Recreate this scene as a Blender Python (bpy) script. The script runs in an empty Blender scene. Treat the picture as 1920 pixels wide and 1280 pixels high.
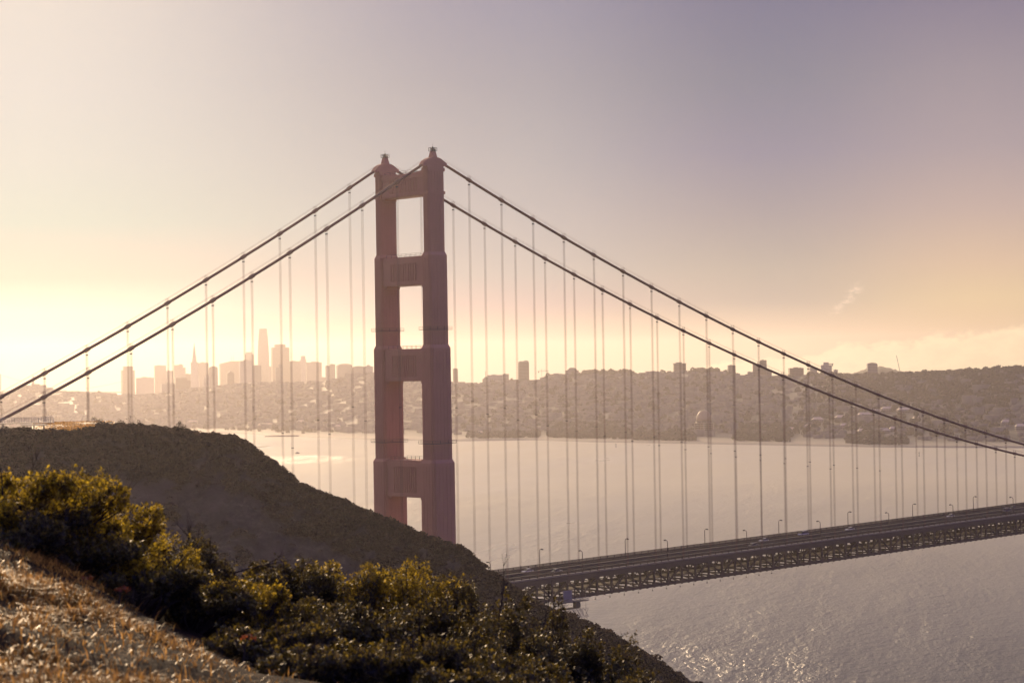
import bpy, math, random
import numpy as np
from mathutils import Vector, Matrix, noise
R = math.radians
random.seed(7)
rng = np.random.default_rng(7)
C = bpy.context.scene.collection
S = bpy.context.scene

# ------------------------------------------------------------------ camera
CAM = np.array([-459.57, -578.17, 154.12])
YAW, PITCH, ROLL, FPX = 0.72021, 0.01091, -0.0164, 3872.2
_f = np.array([math.sin(YAW)*math.cos(PITCH), math.cos(YAW)*math.cos(PITCH), math.sin(PITCH)])
_r0 = np.array([math.cos(YAW), -math.sin(YAW), 0.0]); _u0 = np.cross(_r0, _f)
_r = _r0*math.cos(ROLL)+_u0*math.sin(ROLL); _u = _u0*math.cos(ROLL)-_r0*math.sin(ROLL)
cd = bpy.data.cameras.new('camera'); cam = bpy.data.objects.new('camera', cd); C.objects.link(cam)
cam.matrix_world = Matrix(((_r[0], _u[0], -_f[0], CAM[0]), (_r[1], _u[1], -_f[1], CAM[1]), (_r[2], _u[2], -_f[2], CAM[2]), (0, 0, 0, 1)))
cd.sensor_width = 36; cd.lens = FPX/1920*36; cd.clip_start = 0.1; cd.clip_end = 60000
cd.dof.use_dof = True; cd.dof.focus_distance = 760; cd.dof.aperture_fstop = 6.3
S.camera = cam

# ------------------------------------------------------------------ light
SUN_AZ, SUN_EL = R(25.0), R(15.0)          # azimuth from +Y towards +X
SUNV = Vector((math.sin(SUN_AZ)*math.cos(SUN_EL), math.cos(SUN_AZ)*math.cos(SUN_EL), math.sin(SUN_EL)))
sl = bpy.data.lights.new('sun', 'SUN'); so = bpy.data.objects.new('sun', sl); C.objects.link(so)
sl.energy = 3.6; sl.angle = R(0.53); sl.color = (1.0, 0.715, 0.44)
so.rotation_euler = (-SUNV).to_track_quat('-Z', 'Y').to_euler()
S.view_settings.view_transform = 'Standard'; S.view_settings.look = 'None'
S.view_settings.exposure = 0.0; S.view_settings.gamma = 1.0
S.cycles.volume_bounces = 0; S.cycles.max_bounces = 6; S.cycles.transparent_max_bounces = 8
S.cycles.sample_clamp_indirect = 6

class NT:
    """small helper for node trees"""
    def __init__(s, tree): s.t = tree; s.n = tree.nodes; s.l = tree.links
    def add(s, typ, ins=None, **kw):
        n = s.n.new(typ)
        for k, v in kw.items(): setattr(n, k, v)
        for k, v in (ins or {}).items():
            if hasattr(v, 'node'): s.l.new(v, n.inputs[k])
            else: n.inputs[k].default_value = v
        return n
    def math(s, op, a, b=0.0, c=0.0, clamp=False):
        return s.add('ShaderNodeMath', {0: a, 1: b, 2: c}, operation=op, use_clamp=clamp).outputs[0]
    def vmath(s, op, a, b=(0, 0, 0), out=0):
        return s.add('ShaderNodeVectorMath', {0: a, 1: b}, operation=op).outputs[out]
    def mix(s, f, a, b, blend='MIX'):
        n = s.add('ShaderNodeMix', data_type='RGBA', blend_type=blend)
        for k, v in ((0, f), (6, a), (7, b)):
            if hasattr(v, 'node'): s.l.new(v, n.inputs[k])
            else: n.inputs[k].default_value = v
        return n.outputs[2]
    def ramp(s, fac, stops, interp='LINEAR'):
        n = s.add('ShaderNodeValToRGB', {0: fac}); e = n.color_ramp.elements; n.color_ramp.interpolation = interp
        while len(e) < len(stops): e.new(0.5)
        for el, (p, c) in zip(e, stops): el.position = p; el.color = (*c, 1) if len(c) == 3 else c
        return n.outputs[0]
    def map(s, v, a, b, c=0.0, d=1.0, smooth=False):
        return s.add('ShaderNodeMapRange', {0: v, 1: a, 2: b, 3: c, 4: d}, clamp=True, interpolation_type='SMOOTHSTEP' if smooth else 'LINEAR').outputs[0]

def srgb(r, g, b):
    return tuple(((c/255)/12.92 if c/255 <= .04045 else ((c/255+.055)/1.055)**2.4) for c in (r, g, b))

GLOW_AZ = R(22)       # centre of the bright part of the sky
SKY_EL = [-1, 0.3, 1.6, 2.5, 4, 5.7, 7.7, 10, 14, 29]  # top two stops, unseen above the view, brightened to light the water
SKY = [
  [(0.65, 0.65, 0.3996), (0.65, 0.65, 0.3996), (0.65, 0.65, 0.5797), (0.442, 0.4147, 0.4153), (0.2909, 0.4525, 0.4669), (0.3954, 0.4746, 0.5055), (0.4535, 0.4865, 0.5216), (0.5123, 0.5071, 0.5157), (1.0, 0.86, 0.64), (0.8, 0.7, 0.55)],
  [(0.4147, 0.3703, 0.2839), (0.4147, 0.3703, 0.2839), (0.3775, 0.3155, 0.3708), (0.3491, 0.3589, 0.3986), (0.3456, 0.3518, 0.4042), (0.3036, 0.314, 0.3784), (0.2562, 0.2627, 0.3434), (0.2088, 0.2181, 0.3345), (0.84, 0.72, 0.57), (0.8, 0.69, 0.54)],
  [(0.74, 0.56, 0.38), (0.74, 0.56, 0.38), (0.3422, 0.3178, 0.3145), (0.3499, 0.3272, 0.3222), (0.2804, 0.2595, 0.3166), (0.2072, 0.2043, 0.3151), (0.1627, 0.1748, 0.2681), (0.1338, 0.1381, 0.2529), (0.72, 0.62, 0.54), (0.8, 0.69, 0.56)],
  [(0.66, 0.46, 0.26), (0.66, 0.46, 0.26), (0.7287, 0.543, 0.3214), (0.6601, 0.4728, 0.3433), (0.4955, 0.3737, 0.3571), (0.3636, 0.2974, 0.3439), (0.2944, 0.2495, 0.3092), (0.1897, 0.1652, 0.2638), (0.74, 0.61, 0.54), (0.8, 0.69, 0.56)],
  [(0.17, 0.135, 0.36), (0.17, 0.135, 0.37), (0.17, 0.135, 0.38), (0.17, 0.135, 0.39), (0.165, 0.135, 0.41), (0.165, 0.135, 0.43), (0.16, 0.135, 0.45), (0.16, 0.135, 0.47), (0.16, 0.14, 0.5), (0.16, 0.145, 0.5)],
]
def build_world():
    w = bpy.data.worlds.new('World'); S.world = w; w.use_nodes = True
    t = NT(w.node_tree); t.n.clear()
    D = t.add('ShaderNodeTexCoord').outputs['Generated']
    sep = t.add('ShaderNodeSeparateXYZ', {0: D})
    flat = t.vmath('NORMALIZE', t.vmath('MULTIPLY', D, (1, 1, 0)))
    ca = t.vmath('DOT_PRODUCT', flat, (math.sin(GLOW_AZ), math.cos(GLOW_AZ), 0), 1)
    phi = t.math('MULTIPLY', t.math('ARCCOSINE', t.math('MINIMUM', ca, 0.99999)), 180/math.pi)   # degrees away from the sun's azimuth
    el = t.math('MULTIPLY', t.math('ARCSINE', sep.outputs[2]), 180/math.pi)
    e = t.map(el, -1, 29)                     # ramps run from -1 to 29 degrees of elevation
    cols = [t.ramp(e, [((d+1)/30, c) for d, c in zip(SKY_EL, SKY[k])]) for k in range(5)]
    c = t.mix(t.map(phi, 5.5, 19, smooth=True), cols[0], cols[1])
    c = t.mix(t.map(phi, 19, 26, smooth=True), c, cols[2])
    c = t.mix(t.map(phi, 26, 32.4, smooth=True), c, cols[3])
    c = t.mix(t.map(phi, 38, 95, smooth=True), c, cols[4])
    # low bank of cumulus on the right and one wisp above it
    dirv = t.add('ShaderNodeCombineXYZ', {0: t.math('MULTIPLY', phi, 0.8), 1: t.math('MULTIPLY', el, 1.5), 2: 0.0}).outputs[0]
    n1 = t.add('ShaderNodeTexNoise', {'Vector': dirv, 'Scale': 1.0, 'Detail': 8.0, 'Roughness': 0.6}).outputs[0]
    n2 = t.add('ShaderNodeTexNoise', {'Vector': dirv, 'Scale': 2.2, 'Detail': 5.0, 'Roughness': 0.6}).outputs[0]
    topline = t.math('ADD', t.map(phi, 22, 33, -0.35, 0.80), t.math('MULTIPLY', t.math('SUBTRACT', n1, 0.5), 1.5))
    m = t.map(t.math('SUBTRACT', topline, el), -0.05, 0.16, smooth=True)
    m = t.math('MULTIPLY', m, t.map(phi, 19, 25)); m = t.math('MULTIPLY', m, t.map(phi, 60, 45))
    m = t.math('MULTIPLY', m, t.map(n2, 0.3, 0.62, 0.65, 1.0))
    c = t.mix(t.math('MULTIPLY', m, 0.55), c, (1.45, 1.22, 0.72, 1))
    wx = t.math('SUBTRACT', phi, 29.2-0.7); wy = t.math('SUBTRACT', el, 1.6)
    bend = t.math('SUBTRACT', wy, t.math('MULTIPLY', wx, 0.75)); bend = t.math('ADD', bend, t.math('MULTIPLY', t.math('SUBTRACT', n2, 0.5), 0.9))
    n3 = t.add('ShaderNodeTexNoise', {'Vector': dirv, 'Scale': 5.5, 'Detail': 6.0, 'Roughness': 0.65}).outputs[0]
    wm = t.math('MULTIPLY', t.map(n3, .38, .62), t.map(t.math('ABSOLUTE', bend), 0.30, 0.0, smooth=True)); wm = t.math('MULTIPLY', wm, t.map(t.math('ABSOLUTE', wx), 0.6, 0.1, smooth=True))
    c = t.mix(t.math('MULTIPLY', wm, 0.7), c, (*srgb(250, 226, 205), 1))
    g = t.add('ShaderNodeBackground', {0: c, 1: 1.0})
    sky = t.add('ShaderNodeTexSky', sky_type='NISHITA', sun_disc=False, sun_elevation=SUN_EL, sun_rotation=SUN_AZ, air_density=1.0, dust_density=1.5, ozone_density=1.0)
    b = t.add('ShaderNodeBackground', {0: sky.outputs[0], 1: 0.05})
    mx = t.add('ShaderNodeMixShader', {0: 0.08, 1: g.outputs[0], 2: b.outputs[0]})
    o = t.add('ShaderNodeOutputWorld'); t.l.new(mx.outputs[0], o.inputs[0])
build_world()

# ------------------------------------------------------------------ helpers
def ray(px, py): return _f + _r*(px-960)/FPX - _u*(py-640)/FPX
def at(px, py, d):
    """world point seen at photo pixel (1920 wide) at horizontal distance d"""
    v = ray(px, py); return CAM + v*(d/math.hypot(v[0], v[1]))
def on_plane_y(px, py, Y):
    v = ray(px, py); return CAM + v*((Y-CAM[1])/v[1])
def on_water(px, py, z=0.0):
    v = ray(px, py); return CAM + v*((z-CAM[2])/v[2])

def tag(o, label=None, cat=None, group=None, kind=None):
    for k, v in (('label', label), ('category', cat), ('group', group), ('kind', kind)):
        if v: o[k] = v
    return o
def empty(name, loc, rz=0.0, **kw):
    o = bpy.data.objects.new(name, None); C.objects.link(o); o.location = loc; o.rotation_euler = (0, 0, rz); o.empty_display_size = 0.3
    return tag(o, **kw)
def copy_tree(o, parent=None):
    c = o.copy(); C.objects.link(c); c.parent = parent
    for ch in o.children: copy_tree(ch, c)
    return c

class MB:
    """collects shapes and links them as one mesh object"""
    def __init__(s): s.v = []; s.f = []; s.n = 0
    def raw(s, v, f):
        v = np.asarray(v, float).reshape(-1, 3); s.v.append(v); s.f += [tuple(i+s.n for i in q) for q in f]; s.n += len(v); return s
    def box(s, a, b):
        x0, y0, z0 = a; x1, y1, z1 = b
        return s.raw([(x0, y0, z0), (x1, y0, z0), (x1, y1, z0), (x0, y1, z0), (x0, y0, z1), (x1, y0, z1), (x1, y1, z1), (x0, y1, z1)],
                     [(3, 2, 1, 0), (4, 5, 6, 7), (0, 1, 5, 4), (1, 2, 6, 5), (2, 3, 7, 6), (3, 0, 4, 7)])
    def prism(s, poly0, poly1):
        n = len(poly0)
        return s.raw(list(poly0)+list(poly1), [tuple(range(n))[::-1], tuple(range(n, 2*n))]+[(i, (i+1) % n, n+(i+1) % n, n+i) for i in range(n)])
    def bar(s, a, b, w, h=None):
        """square bar from a to b"""
        h = h or w; a = np.array(a, float); b = np.array(b, float); d = b-a; d /= np.linalg.norm(d)
        up = np.array([0, 0, 1.0]) if abs(d[2]) < .95 else np.array([1.0, 0, 0])
        x = np.cross(d, up); x /= np.linalg.norm(x); y = np.cross(x, d)
        q = [x*w/2*i+y*h/2*j for i, j in ((-1, -1), (1, -1), (1, 1), (-1, 1))]
        return s.prism([a+k for k in q], [b+k for k in q])
    def tube(s, pts, rad, n=6, cap=True):
        pts = [np.array(p, float) for p in pts]; m = len(pts)
        rad = [rad]*m if np.isscalar(rad) else rad
        V = []
        for i in range(m):
            d = pts[min(i+1, m-1)]-pts[max(i-1, 0)]; d = d/(np.linalg.norm(d)+1e-12)
            up = np.array([0, 0, 1.0]) if abs(d[2]) < .9 else np.array([1.0, 0, 0])
            x = np.cross(d, up); x /= np.linalg.norm(x); y = np.cross(x, d)
            for k in range(n):
                a = 2*math.pi*k/n; V.append(pts[i]+rad[i]*(x*math.cos(a)+y*math.sin(a)))
        F = [(i*n+k, i*n+(k+1) % n, (i+1)*n+(k+1) % n, (i+1)*n+k) for i in range(m-1) for k in range(n)]
        if cap: F += [tuple(range(n))[::-1], tuple(range((m-1)*n, m*n))]
        return s.raw(V, F)
    def lathe(s, prof, n=12, c=(0, 0, 0)):
        V = [(c[0]+r*math.cos(2*math.pi*k/n), c[1]+r*math.sin(2*math.pi*k/n), c[2]+z) for r, z in prof for k in range(n)]
        m = len(prof)
        return s.raw(V, [(i*n+k, i*n+(k+1) % n, (i+1)*n+(k+1) % n, (i+1)*n+k) for i in range(m-1) for k in range(n)]+[tuple(range(n))[::-1], tuple(range((m-1)*n, m*n))])
    def mesh(s, name, mat, smooth=False):
        me = bpy.data.meshes.new(name); me.from_pydata(np.concatenate(s.v).tolist(), [], s.f)
        me.materials.append(mat)
        if smooth: me.shade_smooth()
        return me
    def build(s, name, mat, parent=None, smooth=False):
        o = bpy.data.objects.new(name, s.mesh(name, mat, smooth)); C.objects.link(o); o.parent = parent; return o

def fast_mesh(name, V, F, mats, smooth=False, midx=None):
    """numpy arrays to a mesh; F is (n, 3) or (n, 4)"""
    V = np.asarray(V, np.float32); F = np.asarray(F, np.int32); k = F.shape[1]
    me = bpy.data.meshes.new(name)
    me.vertices.add(len(V)); me.vertices.foreach_set('co', V.ravel())
    me.loops.add(F.size); me.loops.foreach_set('vertex_index', F.ravel())
    me.polygons.add(len(F)); me.polygons.foreach_set('loop_start', np.arange(0, F.size, k, dtype=np.int32)); me.polygons.foreach_set('loop_total', np.full(len(F), k, np.int32))
    for m in (mats if isinstance(mats, (list, tuple)) else [mats]): me.materials.append(m)
    if midx is not None: me.polygons.foreach_set('material_index', np.asarray(midx, np.int32))
    me.update(calc_edges=True); me.validate()
    if smooth: me.shade_smooth()
    return me
def link(name, me, parent=None):
    o = bpy.data.objects.new(name, me); C.objects.link(o); o.parent = parent; return o
def grid_faces(nu, nv):
    i, j = np.meshgrid(np.arange(nu-1), np.arange(nv-1), indexing='ij'); a = (i*nv+j).ravel()
    return np.stack([a, a+nv, a+nv+1, a+1], 1)
def fbm(x, y, scale, octaves=4, seed=0.0):
    """vectorised value noise"""
    x = np.asarray(x, float)*scale+seed*17.3; y = np.asarray(y, float)*scale+seed*9.1
    out = 0; amp = 1.0; tot = 0
    for o in range(octaves):
        xi = np.floor(x).astype(np.int64); yi = np.floor(y).astype(np.int64); fx = x-xi; fy = y-yi
        fx = fx*fx*(3-2*fx); fy = fy*fy*(3-2*fy)
        def h(a, b):
            n = (a*374761393+b*668265263+o*974711) & 0x7fffffff; n = ((n ^ (n >> 13))*1274126177) & 0x7fffffff
            return ((n ^ (n >> 16)) & 0xffff)/65535.0
        out = out+amp*((h(xi, yi)*(1-fx)+h(xi+1, yi)*fx)*(1-fy)+(h(xi, yi+1)*(1-fx)+h(xi+1, yi+1)*fx)*fy)
        tot += amp; amp *= .5; x = x*2.03+5.7; y = y*2.03+1.3
    return out/tot

# ------------------------------------------------------------------ materials
def mat(name, col, rough=0.6, noise_scale=None, noise_amt=0.25, metal=0.0, spec=0.5, bump=0.0, coord='Object'):
    m = bpy.data.materials.new(name); m.use_nodes = True; t = NT(m.node_tree); b = t.n['Principled BSDF']
    b.inputs['Roughness'].default_value = rough; b.inputs['Metallic'].default_value = metal; b.inputs['Specular IOR Level'].default_value = spec
    if noise_scale:
        co = t.add('ShaderNodeTexCoord').outputs[coord]
        n = t.add('ShaderNodeTexNoise', {'Vector': co, 'Scale': noise_scale, 'Detail': 5.0, 'Roughness': 0.65}).outputs[0]
        k = noise_amt
        c = t.ramp(n, [(0.28, tuple(x*(1-k) for x in col)), (0.72, tuple(min(1, x*(1+k)) for x in col))])
        t.l.new(c, b.inputs['Base Color'])
        if bump: t.l.new(t.add('ShaderNodeBump', {'Height': n, 'Strength': bump, 'Distance': 0.05}).outputs[0], b.inputs['Normal'])
    else: b.inputs['Base Color'].default_value = (*col, 1)
    return m

def leaf_mat(name, dark, light, trans, tw=0.5, rough=0.4, spec=0.5, pw=1.0):
    m = bpy.data.materials.new(name); m.use_nodes = True; t = NT(m.node_tree); b = t.n['Principled BSDF']; out = t.n['Material Output']
    rnd = t.math('POWER', t.add('ShaderNodeNewGeometry').outputs['Random Per Island'], pw)
    t.l.new(t.mix(rnd, (*dark, 1), (*light, 1)), b.inputs['Base Color'])
    b.inputs['Roughness'].default_value = rough; b.inputs['Specular IOR Level'].default_value = spec
    if name == 'dry_grass': b.inputs['Specular Tint'].default_value = (1.0, .68, .32, 1)
    tr = t.add('ShaderNodeBsdfTranslucent', {0: t.mix(rnd, (*[x*(.55 if pw == 1 else .12) for x in trans], 1), (*trans, 1))})
    mx = t.add('ShaderNodeMixShader', {0: tw, 1: b.outputs[0], 2: tr.outputs[0]}); t.l.new(mx.outputs[0], out.inputs[0])
    return m

M = dict(
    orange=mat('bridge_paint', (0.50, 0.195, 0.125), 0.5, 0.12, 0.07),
    orange_dark=mat('bridge_paint_weathered', (0.036, 0.022, 0.03), 0.65, 0.8, 0.2),  # the bridge's orange paint, darkened and blued to stand for shade
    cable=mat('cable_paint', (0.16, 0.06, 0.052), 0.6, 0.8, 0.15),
    rope=mat('suspender_rope', (0.13, 0.05, 0.045), 0.6, 2.0, 0.2),
    asphalt=mat('asphalt', (0.06, 0.053, 0.042), 0.25, 0.25, 0.3, spec=0.3),
    walkway=mat('walkway_concrete', (0.22, 0.19, 0.155), 0.35, 0.6, 0.2),
    concrete=mat('concrete', (0.22, 0.19, 0.16), 0.8, 0.5, 0.25, spec=0.15, bump=0.2),
    steel=mat('galvanised_steel', (0.25, 0.25, 0.26), 0.45, 3.0, 0.2, metal=0.6),
    dark=mat('dark_metal', (0.03, 0.03, 0.035), 0.5, 3.0, 0.3),
    white=mat('white_sheet', (0.2, 0.2, 0.22), 0.6, 1.2, 0.08),
    glass=mat('car_glass', (0.02, 0.022, 0.025), 0.08, 2.0, 0.2),
    tyre=mat('tyre_rubber', (0.02, 0.02, 0.02), 0.8, 5.0, 0.2),
    bark=mat('dark_bark', (0.035, 0.026, 0.02), 0.85, 30.0, 0.4),
    lamp_glass=mat('lamp_glass', (0.12, 0.10, 0.07), 0.3, 4.0, 0.1),
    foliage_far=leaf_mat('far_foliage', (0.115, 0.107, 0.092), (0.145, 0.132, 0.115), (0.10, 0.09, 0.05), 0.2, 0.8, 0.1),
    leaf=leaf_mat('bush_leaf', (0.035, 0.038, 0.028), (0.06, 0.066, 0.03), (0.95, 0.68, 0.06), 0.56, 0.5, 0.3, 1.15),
    leaf_dark=leaf_mat('bush_leaf_dull', (0.035, 0.038, 0.034), (0.055, 0.06, 0.04), (0.42, 0.31, 0.04), 0.42, 0.5, 0.4, 2.6),  # copy of the bush leaf with its shade put into the colour
    leaf_red=leaf_mat('red_leaf', (0.12, 0.03, 0.015), (0.2, 0.05, 0.02), (0.5, 0.14, 0.05), 0.4),
    grass=leaf_mat('dry_grass', (0.10, 0.055, 0.02), (0.58, 0.31, 0.10), (1.0, 0.56, 0.16), 0.6, 0.38, 0.1, 1.4),
    scrub=leaf_mat('scrub_leaf', (0.022, 0.020, 0.027), (0.038, 0.034, 0.040), (0.22, 0.15, 0.09), 0.25, 0.75, 0.2, 2.5),
)
def car_paint(name, col):
    return mat(name, col, 0.25, 1.5, 0.05, metal=0.2)

# ------------------------------------------------------------------ water
def build_water():
    m = bpy.data.materials.new('sea_water'); m.use_nodes = True; t = NT(m.node_tree); b = t.n['Principled BSDF']
    co = t.add('ShaderNodeTexCoord').outputs['Object']
    rot = t.add('ShaderNodeMapping', {0: co, 2: (0, 0, R(-38)), 3: (1, 1, 1)}).outputs[0]
    b.inputs['IOR'].default_value = 1.33
    big = t.add('ShaderNodeTexNoise', {'Vector': t.vmath('MULTIPLY', rot, (0.35, 1, 1)), 'Scale': 0.0022, 'Detail': 5.0, 'Roughness': 0.6}).outputs[0]
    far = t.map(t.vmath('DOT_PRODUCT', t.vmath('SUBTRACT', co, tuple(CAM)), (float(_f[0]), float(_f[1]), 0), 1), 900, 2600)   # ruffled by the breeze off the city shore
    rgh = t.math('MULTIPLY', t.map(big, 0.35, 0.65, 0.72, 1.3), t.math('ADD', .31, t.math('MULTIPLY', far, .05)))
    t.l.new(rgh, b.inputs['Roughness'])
    t.l.new(t.mix(far, (.055, .058, .085, 1), (.62, .56, .37, 1)), b.inputs['Base Color'])      # paler far off: glitter, reflected sky and haze put into the colour
    h1 = t.add('ShaderNodeTexNoise', {'Vector': t.vmath('MULTIPLY', rot, (0.6, 1, 1)), 'Scale': 0.16, 'Detail': 4.0, 'Roughness': 0.65}).outputs[0]
    h2 = t.add('ShaderNodeTexNoise', {'Vector': t.vmath('MULTIPLY', rot, (0.3, 1, 1)), 'Scale': 0.02, 'Detail': 5.0, 'Roughness': 0.6}).outputs[0]
    gust = t.add('ShaderNodeTexNoise', {'Vector': t.vmath('MULTIPLY', rot, (0.16, 1, 1)), 'Scale': 0.006, 'Detail': 6.0, 'Roughness': 0.62, 'Distortion': 0.4}).outputs[0]
    h = t.math('ADD', t.math('MULTIPLY', h1, 2.2), t.math('MULTIPLY', h2, 7.0))
    st = t.math('MULTIPLY', t.map(gust, 0.32, 0.66, 0.35, 1.5), t.math('SUBTRACT', 1.05, t.math('MULTIPLY', far, .58)))
    gl = on_water(575, 861); ds = t.vmath('SUBTRACT', co, tuple(gl)); hd = (gl-CAM)[:2]/np.linalg.norm((gl-CAM)[:2])   # one patch of chop that glitters
    pa = t.math('DIVIDE', t.vmath('DOT_PRODUCT', ds, (float(hd[0]), float(hd[1]), 0), 1), 190); pb = t.math('DIVIDE', t.vmath('DOT_PRODUCT', ds, (float(hd[1]), -float(hd[0]), 0), 1), 100)
    pr = t.math('ADD', t.math('ADD', t.math('MULTIPLY', pa, pa), t.math('MULTIPLY', pb, pb)), t.math('MULTIPLY', t.math('SUBTRACT', gust, .5), 2.5))
    st = t.math('ADD', st, t.math('MULTIPLY', t.map(pr, 1.0, .3, smooth=True), 2.6))
    t.l.new(t.add('ShaderNodeBump', {'Height': h, 'Strength': st, 'Distance': 1.0}).outputs[0], b.inputs['Normal'])
    L = 12500
    xs = np.linspace(-L, L, 26); gx, gy = np.meshgrid(xs, xs, indexing='ij')
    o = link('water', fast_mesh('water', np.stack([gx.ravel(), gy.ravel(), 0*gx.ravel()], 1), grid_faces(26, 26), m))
    tag(o, kind='structure')
build_water()

# ------------------------------------------------------------------ the far city land
RIDGE = [(-900, 742, 6900), (-300, 738, 6700), (0, 740, 6600), (30, 731, 6600), (60, 721, 6600), (80, 724, 6600), (110, 734, 6600), (150, 736, 6500), (215, 739, 6500), (250, 742, 6450), (300, 739, 6400), (350, 730, 6300), (400, 726, 6250), (470, 718, 6200), (520, 716, 6150), (560, 718, 6100), (620, 714, 5950), (660, 702, 5850), (697, 699, 5800), (850, 717, 5600), (905, 720, 5500), (960, 714, 5450), (1012, 714, 5400), (1030, 706, 5400), (1100, 701, 5350), (1184, 701, 5300), (1250, 698, 5250), (1350, 697, 5150), (1400, 705, 5100), (1480, 706, 5000), (1560, 704, 4900), (1600, 707, 4850), (1650, 706, 4750), (1750, 702, 4550), (1830, 698, 4400), (1900, 694, 4250), (2000, 692, 4100), (2300, 690, 3900), (2900, 700, 3800)]
SHORE = [(-900, 806), (-300, 810), (440, 812), (480, 814), (600, 820), (700, 824), (860, 826.5), (1000, 824.5), (1100, 828), (1400, 833), (1650, 838), (1920, 839.5), (2300, 842), (2900, 850)]
rx = np.array([p[0] for p in RIDGE], float); ry = np.array([p[1] for p in RIDGE], float); rd = np.array([p[2] for p in RIDGE], float)
sx = np.array([p[0] for p in SHORE], float); sy = np.array([p[1] for p in SHORE], float)
def city_column(px):
    """shore distance, ridge distance, ridge height and bearing for the column at px"""
    v = ray(px, np.interp(px, sx, sy)); dsh = math.hypot(v[0], v[1])*(-CAM[2]/v[2])
    D = np.interp(px, rx, rd); top = at(px, np.interp(px, rx, ry), D)
    return dsh, D, top[2], v[:2]/math.hypot(v[0], v[1])
def city_height(d, dsh, D, zr):
    t = (d-dsh)/(D-dsh)
    lo = np.where(t < .16, 3+18*t, 0); u = np.clip((t-.16)/.84, 0, 1)
    z = np.where(t < .16, lo, 6+(zr-6)*(u*.62+.38*u*u*(3-2*u)))
    z = np.where(t < 0.0, -1.0, z)
    return np.where(t > 1, np.maximum(zr-(d-D)*.06, 8.0), z)
def build_city_land():
    cols = np.linspace(-900, 2900, 190); ts = np.concatenate([[-.01, 0, .01, .05, .1, .16], np.linspace(.2, 1, 22), [1.03, 1.1, 1.25, 1.6, 2.1]])
    V = []
    for px in cols:
        dsh, D, zr, h = city_column(px)
        for t in ts:
            d = dsh+t*(D-dsh)
            p = CAM[:2]+h*d; z = float(city_height(np.array(d), dsh, D, zr))
            if .2 < t < 1.2: z += (float(fbm(p[0], p[1], .004, 4))-.5)*12*min(1, (t-.2)*3)*(1 if t < .93 else .25)
            V.append((p[0], p[1], min(z, 300)))
    m = bpy.data.materials.new('city_ground'); m.use_nodes = True; t = NT(m.node_tree); b = t.n['Principled BSDF']
    co = t.add('ShaderNodeTexCoord').outputs['Object']; z = t.add('ShaderNodeSeparateXYZ', {0: co}).outputs[2]
    n = t.add('ShaderNodeTexNoise', {'Vector': co, 'Scale': 0.012, 'Detail': 6.0, 'Roughness': 0.7}).outputs[0]
    n2 = t.add('ShaderNodeTexNoise', {'Vector': co, 'Scale': 0.004, 'Detail': 4.0}).outputs[0]
    c = t.ramp(n, [(.35, (.11, .10, .08)), (.5, (.15, .135, .11)), (.62, (.19, .17, .145))])
    c = t.mix(t.map(n2, .45, .6), c, (.12, .11, .08, 1))
    c = t.mix(t.map(z, 5.5, 3.4), c, (.30, .26, .19, 1))
    t.l.new(c, b.inputs['Base Color']); b.inputs['Roughness'].default_value = .7
    o = link('hills', fast_mesh('hills', V, grid_faces(len(cols), len(ts)), m, True)); tag(o, kind='structure')
build_city_land()

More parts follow.
